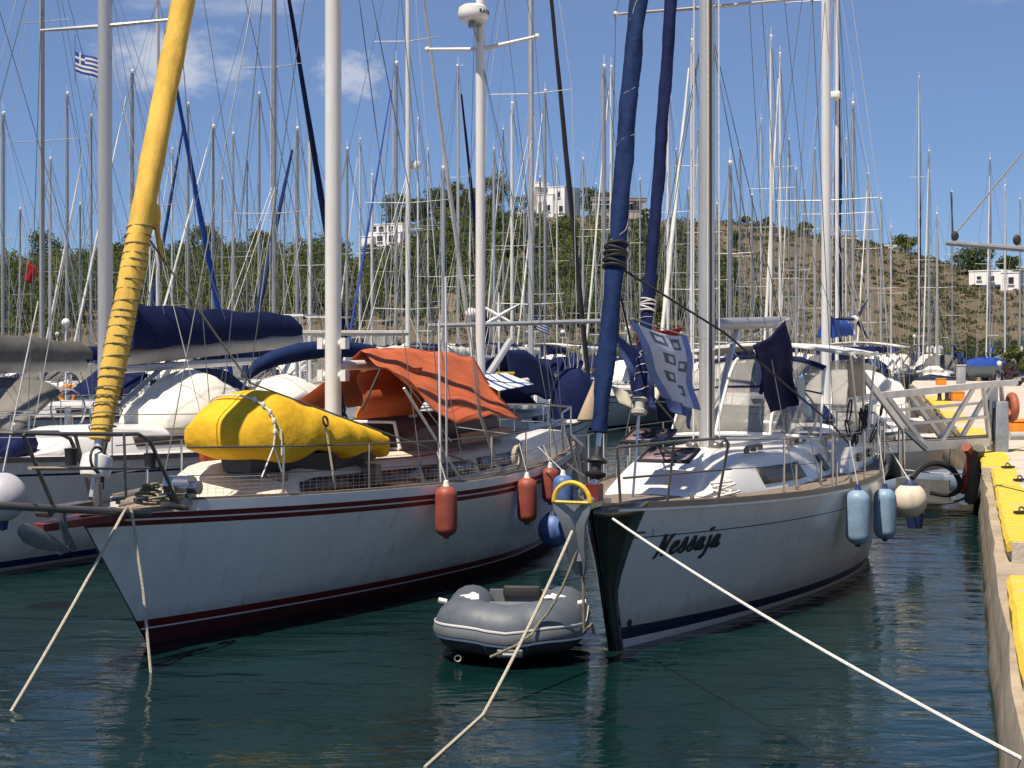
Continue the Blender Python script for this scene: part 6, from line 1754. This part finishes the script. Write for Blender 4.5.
MB().tube([P(247, 377, 24), P(258, 366, 24), P(275, 358, 24.2), P(300, 352, 24.6), P(322, 349, 25), P(345, 349, 25.5), P(368, 351, 26), P(388, 356, 26.5)], [.06, .11, .13, .15, .14, .14, .12, .05], 10).obj('cloth', M_BLUEC, t)
mb = MB(); mb.tube([P(247, 377, 24), P(240, 400, 24)], .02, 6); mb.tube([P(388, 356, 26.5), P(392, 400, 26.5)], .02, 6); mb.obj('frame', M_STEEL, t)
t = thing('boarding_ramp', 'tan wooden boarding plank tilted up beside the blue furled headsail', 'plank', P(583, 420, 29)); mb = MB(); mb.add([P(577, 420, 29) - P(583, 420, 29), P(594, 420, 29.3) - P(583, 420, 29), P(602, 378, 31) - P(583, 420, 29), P(594, 380, 31) - P(583, 420, 29)], [(0, 1, 2, 3)]); mb.obj('board', M_TIMB, t, solid=.05)
for px, lab in ((628, 'cream seat pad left of the staysail drum'), (650, 'cream seat pad right of the staysail drum')):
    t = thing('cushion', lab + ' on the sloop behind', 'cushion', P(px, 405, 27)); s_ = -1 if px < 640 else 1
    mb = MB(); mb.grid(lambda u, v: Vector(((-.16 + .28 * u) * 1.0 + s_ * .12 * v, .15 * v, -.02 + .30 * v + s_ * (.12 * u - .05))), 5, 5); mb.obj('pad', mat('cream_vinyl', (.52, .48, .36), .6), t, solid=.05)

# ================================================================== THE QUAY AND ITS THINGS
def beam(a, b, w, h, name, m, parent):
    a, b = Vector(a), Vector(b); d = (b - a).normalized(); s_ = d.cross(Vector((0, 0, 1)))
    s_ = s_.normalized() if s_.length > 1e-4 else Vector((1, 0, 0)); u = s_.cross(d)
    r = lambda p: [p + s_ * (w / 2) + u * (h / 2), p - s_ * (w / 2) + u * (h / 2), p - s_ * (w / 2) - u * (h / 2), p + s_ * (w / 2) - u * (h / 2)]
    return MB().loft([r(a), r(b)]).obj(name, m, parent)
G = thing('gangway', 'pale grey metal gangway with truss rails between the sloop stern and the quay', 'gangway', (0, 0, 0))
gd0, gd1 = 24.0, 27.6
gp = lambda px, py: P(px, py, gd0 + (gd1 - gd0) * (px - 862) / (988 - 862))
M_GANG = mat('gangway_paint', (.78, .76, .71), .5, vary=.12, scale=4)
off = Vector((.55, .75, 0))        # far side of the walkway
for k, o_ in enumerate((Vector((0, 0, 0)), off)):
    beam(gp(862, 450) + o_, gp(988, 442) + o_, .07, .15, 'side_beam', M_GANG, G)
    beam(gp(856, 398) + o_, gp(1000, 383) + o_, .06, .10, 'handrail', M_GANG, G)
    beam(gp(890, 411) + o_, gp(968, 404) + o_, .04, .05, 'middle_rail', M_GANG, G)
    beam(gp(905, 424) + o_, gp(986, 417) + o_, .04, .05, 'middle_rail', M_GANG, G)
    beam(gp(973, 387) + o_ + Vector((0, -.05, 0)), gp(937, 447) + o_ + Vector((0, -.05, 0)), .05, .09, 'brace', M_GANG, G)
    beam(gp(886, 396) + o_ + Vector((0, -.05, 0)), gp(927, 449) + o_ + Vector((0, -.05, 0)), .05, .09, 'brace', M_GANG, G)
    beam(gp(983, 386) + o_, gp(989, 438) + o_, .06, .07, 'end_post', M_GANG, G)
a, b_ = gp(862, 446), gp(988, 438)
mb = MB(); mb.add([a + Vector((0, 0, .02)), b_ + Vector((0, 0, .02)), b_ + off + Vector((0, 0, .02)), a + off + Vector((0, 0, .02))], [(0, 1, 2, 3)]); mb.obj('walkway', M_TEAKG, G, solid=.04)
beam(P(852, 360, 23.2), P(903, 428, 24.0), .06, .10, 'lifting_arm', M_GANG, G)
beam(P(903, 428, 24.0), P(926, 449, 24.4), .05, .07, 'lifting_arm', M_GALV, G)
MB().tube([P(903, 428, 24.0), P(904, 470, 24.0)], .022, 6).obj('leg', M_STEEL, G); MB().tube([P(899, 428, 24.0), P(899, 462, 24.0)], .018, 6).obj('leg', M_STEEL, G)

pb_ = Vector((0, 0, 0)); pc_ = P(1000, 446, 27.9); 
t = thing('mooring_pillar', 'grey square service pillar at the quay corner holding the gangway end', 'pillar', (pc_.x, pc_.y, QT))
mb = MB(); mb.rbox((0, 0, .46), (.25, .25, .92), .03); mb.obj('post', M_GALV, t)
mb = MB(); mb.box((-.05, .3, .62), (.16, .16, 1.24)); mb.obj('post', M_GALV, t)
mb = MB(); mb.tube([(-.14, -.1, .8), (-.17, -.12, .5), (-.15, -.1, .2)], .02, 6); mb.tube([(-.22, -.05, .95), (-.25, -.05, .1)], .014, 5); mb.obj('cable', M_ROPEB, t)
t = thing('lifebuoy_tyre', 'orange red tyre hung upright on the grey quay pillar', 'tyre', P(1012, 407, 28.0)); MB().torus((0, 0, 0), .20, .075, Matrix.Rotation(R(90), 3, 'Y') , 22, 8).obj('tyre', mat('orange_red_rubber', (.42, .12, .06), .7, vary=.2), t)
def crate(name, label, cat, px, py_bot, d, w, dp, h, m, rz=0.1, lid=True):
    b = P(px, py_bot, d); t = thing(name, label, cat, (b.x, b.y, QT + .004), rz)
    MB().rbox((0, 0, h * .44), (w, dp, h * .86), min(w, dp) * .12).obj('body', m, t)
    if lid: MB().rbox((0, 0, h * .93), (w * 1.05, dp * 1.05, h * .14), min(w, dp) * .12).obj('lid', m, t)
    return t
dq = lambda py: (CZ - QT) * F / (py - HOR)
crate('storage_box', 'flat orange box on the quay right of the grey pillar', 'box', 1020, 433, dq(433), .5, .5, .30, M_ORP)
crate('storage_box', 'orange box on the quay behind the middle of the gangway', 'box', 957, 401, dq(401), .42, .42, .34, M_ORP)
crate('storage_box', 'small orange box farther along the quay edge near the white boat', 'box', 941, 385, dq(385), .42, .4, .32, M_ORP)
crate('storage_box', 'small orange box before the two motorcycles on the quay', 'box', 995, 380, dq(380), .55, .4, .34, M_ORP)
for px, lab in ((939.5, 'black bollard on the quay, left one of the pair behind the gangway'), (947, 'black bollard on the quay, right one of the pair behind the gangway')):
    b = P(px, 401, dq(401)); t = thing('bollard', lab, 'bollard', (b.x, b.y, QT), 0, 'black bollards on the quay edge'); MB().lathe([(.10, 0), (.09, .04), (.07, .10), (.07, .26), (.11, .31), (.11, .37), (.06, .40), (.002, .41)], n=12).obj('post', M_BLK, t); MB().lathe([(.15, 0), (.15, .02), (.10, .03)], n=12).obj('base', M_BLK, t)
for (px, py, w) in ((1008, 469, .20), (1020, 482, .18), (1022, 515, .18)):
    d = dq(py); b = P(px, py, d); t = thing('mooring_ring', {1008: 'black iron bracket on the far yellow quay edge', 1020: 'black iron ring on the middle yellow quay edge', 1022: 'black iron ring nearer the camera on the quay edge'}[px], 'mooring ring', (b.x, b.y, QT + .012), R(20)); MB().box((0, 0, .02), (w, .08, .03)).obj('base', M_BLK, t); MB().torus((0, 0, .04), .04, .012, Matrix.Rotation(R(70), 3, 'X'), 16, 6).obj('ring', M_STEELD, t)
t = thing('rolled_mat', 'grey rolled hose lying on the quay beside the grey pillar', 'hose', P(1015, 440, dq(440))); t.location.z = QT + .09; MB().tube([(-.12, 0, 0), (.6, .15, 0)], .08, 10).obj('roll', M_GREYL, t); mb = MB(); mb.tube([(.6, .15, 0), (.62, .155, 0)], .05, 10); mb.obj('core', M_BLK, t)

def motorcycle(label, px, py, col, rz, sc=1.0, scooter=False):
    b = P(px, py, dq(py)); t = thing('scooter' if scooter else 'motorcycle', label, 'motorbike', (b.x, b.y, QT), rz, 'motorbikes parked on the quay'); t.scale = (sc, sc, sc)
    rw = .25 if scooter else .31
    for x in (-.62, .62):
        w = MB().torus((x, 0, rw), rw - .06, .065, Matrix.Rotation(R(90), 3, 'X'), 20, 8).obj('wheel', M_BLK, t)
        mb = MB(); mb.lathe([(.02, -.05), (.14, -.04), (.15, .04), (.02, .05)], (x, 0, rw), 12, 0, Matrix.Rotation(R(90), 3, 'X'))
        for k in range(5):
            a = k * 1.257; mb.tube([(x, 0, rw), (x + math.cos(a) * (rw - .07), 0, rw + math.sin(a) * (rw - .07))], .016, 5)
        mb.obj('rim', M_STEEL, w)
    mb = MB(); mb.tube([(-.62, 0, rw), (-.5, 0, .55), (0, 0, .5), (.3, 0, .75), (.45, 0, .85)], [.06, .12, .15, .12, .06], 10); mb.ball((.12, 0, .74), .17, sc=(1.4, .8, .75)); mb.ball((0, 0, .40), .2, sc=(1.1, .8, .8)); mb.obj('body', col, t)
    mb = MB(); mb.tube([(-.72, 0, .80), (-.4, 0, .78), (-.05, 0, .74)], [.09, .13, .10], 10, sq=.5); mb.obj('seat', M_BLK, t)
    for s_ in (-.07, .07): MB().tube([(.62, s_, rw), (.42, s_, .95)], .025, 6).obj('fork', M_STEEL, t)
    MB().tube([(.30, -.36, 1.02), (.40, -.1, .98), (.40, .1, .98), (.30, .36, 1.02)], .018, 6).obj('handlebar', M_BLK, t)
    mb = MB(); mb.ball((.52, 0, .86), .10, sc=(.7, 1, 1)); mb.obj('headlight', M_WPLA, t)
    mb = MB(); mb.tube([(.42, -.28, 1.05), (.40, -.34, 1.18)], .01, 5); mb.ball((.40, -.36, 1.2), .06, sc=(.4, 1, .7)); mb.obj('mirror', M_BLK, t)
    MB().tube([(-.1, .16, .3), (-.75, .17, .38)], [.04, .055], 8).obj('exhaust', M_STEEL, t)
    if scooter: MB().grid(lambda u, v: Vector((.42 + .12 * v, -.24 + .48 * u, .35 + .75 * v)), 4, 4).obj('leg_shield', col, t, solid=.02)
    return t
motorcycle('dark green scooter parked on the far quay behind the gangway', 974, 381, mat('dark_green_paint', (.012, .03, .02), .3), R(25), 1.25, True)
motorcycle('black motorcycle with pale wheel discs parked right of the dark green scooter', 1008, 386, mat('maroon_paint', (.05, .012, .018), .3), R(215), 1.25)
# boat ashore under a blue cover, shrubs and meter boxes at the far end
t = thing('boat_ashore', 'grey boat on the far quay under a bright blue cover behind the scooter', 'boat', P(985, 372, 83), R(15)); t.location.z = QT; t.scale = (.62, .62, .70)
mb = MB(); rings = []
for x, w_, zk in ((-2.2, .5, .5), (-1.2, .95, .3), (.5, 1.05, .25), (2.0, .6, .4), (2.7, .05, .9)): rings.append([Vector((x, -w_, 1.25)), Vector((x, -w_ * .8, .7 + zk * .3)), Vector((x, 0, zk)), Vector((x, w_ * .8, .7 + zk * .3)), Vector((x, w_, 1.25))])
mb.loft(rings); mb.obj('hull', mat('blue_grey_paint', (.16, .21, .26), .5), t)
mb = MB(); rings = []
for x, w_, h in ((-2.3, .5, .15), (-1.2, 1.0, .5), (.5, 1.1, .65), (2.0, .65, .4), (2.75, .08, .1)): rings.append([Vector((x, y * w_, 1.24 + z * h)) for y, z in ((-1.02, -.15), (-.9, .3), (-.4, .85), (0, 1), (.4, .85), (.9, .3), (1.02, -.15))])
mb.loft(rings); mb.obj('cover', M_BLUEB, t)
mb = MB(); mb.box((-1, 0, .15), (.15, 1.6, .3)); mb.box((1, 0, .15), (.15, 1.4, .3)); mb.obj('cradle', M_TIMB, t)
for px, py, d, r, h, lab in ((1018, 372, 80, 1.0, 2.2, 'yellow green bush on the far quay at the right edge of the frame'), (955, 352, 122, 2.6, 2.4, 'dark green hedge bush behind the far quay under the brown hill'), (1012, 352, 123, 2.2, 2.6, 'green bush behind the far quay below the low white house')):
    b = P(px, py, d); t = thing('bush', lab, 'bush', (b.x, b.y, QT - .2))
    MB().tube([(0, 0, 0), (.05, 0, h * .6)], [.06, .02], 6).obj('stem', M_BARK, t)
    me = leaf_mesh('foliage', crown_blobs((0, 0, h * .5), r, h * .9, 22, 60, rd), M_PINE if d < 100 else M_PIND, .11); o = bpy.data.objects.new('foliage', me); COL.objects.link(o); o.parent = t
for px, py, h, w, lab in ((961, 386, .95, .26, 'grey electricity pedestal left of the dark green scooter'),):
    b = P(px, py, dq(py)); t = thing('service_pedestal' if h > .9 else 'bin', lab, 'pedestal' if h > .9 else 'bin', (b.x, b.y, QT), .2)
    MB().rbox((0, 0, h / 2), (w * 1.5, w, h), .05).obj('body', M_GREYP if h > .9 else (M_GREYC if h > .78 else M_BLF), t); MB().rbox((0, 0, h + .03), (w * 1.6, w * 1.1, .06), .03).obj('lid', M_GREYL, t)

# small white motor boat seen end-on and its neighbours by the quay
def motor_boat(label, px, py_deck, d, th, L=5.5, Bm=2.0, console=True, m=M_WHITE):
    x, y = Mk(px, d); b = Boat('motor_boat', label, 'motor boat', x, y, th, None)
    b.hull_form(L, Bm, 1.05, .85, .85, .5, tm=.5, ts=.8)
    b.build_hull([M_DARKB, m, M_NAVYP], [(lambda t: .0, 0, 1), (lambda t: .1, 2, 1), (lambda t: b.sheer(t) - .1, 1, 3), (lambda t: b.sheer(t), 1, 1)], nt=14)
    b.build_deck(M_CREAM, nt=10); b.rail_strip(-.04, .05, .06, M_WPLA, n=16)
    if not console: return b
    mb = MB(); rings = []
    for z, w_, dx in ((0, .34, 0), (.8, .34, .05), (1.02, .31, .08), (1.14, .24, .1), (1.2, .12, .12)): rings.append([Vector((L * .45 + dx - .25, -w_, .8 + z)), Vector((L * .45 + dx + .3, -w_ * .95, .8 + z)), Vector((L * .45 + dx + .3, w_ * .95, .8 + z)), Vector((L * .45 + dx - .25, w_, .8 + z))])
    mb.loft(rings); c = b.part('console', mb, M_WHITE)
    mb = MB(); mb.rbox((L * .45 - .20, 0, 1.72), (.03, .3, .05), .01); mb.obj('grille', M_GLASS, c)
    mb = MB(); mb.rbox((L * .72, 0, 1.1), (.5, 1.0, .5), .08); b.part('seat', mb, M_CREAM)
    return b
motor_boat('white motor boat with a tall rounded console moored along the quay behind the gangway', 892, 386, 40.0, 14)
motor_boat('small white open boat moored beyond the gangway near the stacked rails', 905, 386, 33.0, 16, L=4.6, Bm=1.6, console=False)
# outboard and stern gear
t = thing('outboard_motor', 'white outboard motor clamped on the sloop stern rail beside the gangway', 'outboard', P(864, 418, 24.3), R(30))
mb = MB(); mb.rbox((0, 0, .08), (.34, .30, .34), .09); mb.obj('cowl', M_WPLA, t)
mb = MB(); mb.tube([(0, 0, -.1), (.02, 0, -.5), (.03, 0, -.72)], [.09, .06, .04], 10); mb.box((.05, 0, -.62), (.26, .14, .02)); mb.obj('leg', M_WPLA, t)
mb = MB(); mb.box((-.16, 0, -.16), (.1, .24, .22)); mb.obj('bracket', M_GREYP, t)
mb = MB()
for k in range(3):
    a = k * 2.094; mb.tube([(.14, 0, -.72), (.14, .12 * math.cos(a), -.72 + .12 * math.sin(a))], [.02, .04], 6, sq=.4)
mb.obj('propeller', M_GREYP, t)
t = thing('rolled_fender', 'cream rolled cylinder tied across the sloop stern rail', 'roll', P(875, 435, 23.6), R(10)); MB().tube([(-.16, 0, 0), (.13, 0, .0)], .085, 12).obj('roll', M_WHF, t); MB().tube([(.13, 0, 0), (.145, 0, 0)], .05, 10).obj('core', M_GREYC, t)
# dark dinghy and hoses hanging under the gangway
t = thing('inflatable_dinghy', 'blue grey dinghy lying in the shade under the gangway', 'dinghy', P(938, 505, 28.6), R(-35))
MB().tube([(-.8, -.9, .28), (-.55, .5, .30), (-.25, .95, .36), (.25, .95, .36), (.55, .5, .30), (.8, -.9, .28)], [.16, .24, .24, .24, .24, .16], 14).obj('tube', mat('slate_blue_rubber', (.13, .17, .24), .5), t)
MB().slab([(-.6, -.8), (.6, -.8), (.4, .8), (-.4, .8)], .16, .20).obj('floor', M_GREYR, t); MB().box((0, -.8, .34), (1.0, .05, .4)).obj('transom', M_GREYC, t)
for i, (pts_, r_, m__, lab) in enumerate((
    ([(912, 478), (922, 466), (938, 462), (955, 470), (962, 488), (950, 496), (930, 492)], .05, M_BLK, 'black rubber hose looping under the gangway'),
    ([(966, 447), (973, 456), (968, 470), (966, 484), (962, 490)], .09, M_ORF, 'orange red hose hanging down the quay wall under the gangway'),
    ([(979, 448), (976, 466), (973, 486), (970, 500)], .11, M_GREYC, 'dark grey tube fender hanging down the quay wall under the gangway'),
    ([(908, 500), (930, 504), (955, 503), (972, 494)], .022, M_STEELD, 'rusty chain sagging from the sloop stern to the quay wall'),
    ([(905, 470), (940, 474), (985, 474), (1010, 473)], .012, M_ROPEW, 'thin pale line stretched from the sloop stern to the quay edge'))):
    pp = [P(a_, b2, 26.5 + (27.2 - 26.5) * k / max(1, len(pts_) - 1)) for k, (a_, b2) in enumerate(pts_)]
    q = pp
    for _ in range(2):
        s2 = [q[0]]
        for k in range(len(q) - 1): s2 += [q[k] * .75 + q[k + 1] * .25, q[k] * .25 + q[k + 1] * .75]
        q = s2 + [q[-1]]
    rope_thing(q, r_, m__, lab, 'hose' if r_ > .03 else 'line', 'hose' if r_ > .03 else 'rope')
# lamp spar reaching in from the right
t = thing('radar_boom', 'horizontal silver spar with black blocks reaching in at the right edge', 'spar', (0, 0, 0))
sp0, sp1 = P(948, 243, 20), P(1060, 252, 17)
MB().tube([sp0, sp1], .035, 8).obj('spar', M_ALUD, t)
for px, py in ((955, 236), (1017, 240)):
    d = 20 - 3 * (px - 948) / 112; mb = MB(); c = P(px, py, d); mb.ball(c, .05, sc=(1, .6, 1.3)); mb.tube([c, c - Vector((0, 0, .12))], .015, 5); mb.obj('block', M_BLK, t)
MB().tube([P(957, 232, 19.8), P(1060, 108, 17.2)], .012, 6).obj('topping_lift', M_ROPEW, t)
MB().tube([P(953, 232, 19.8), P(951, 192, 19.8)], .010, 5).obj('line', M_ROPEB, t)
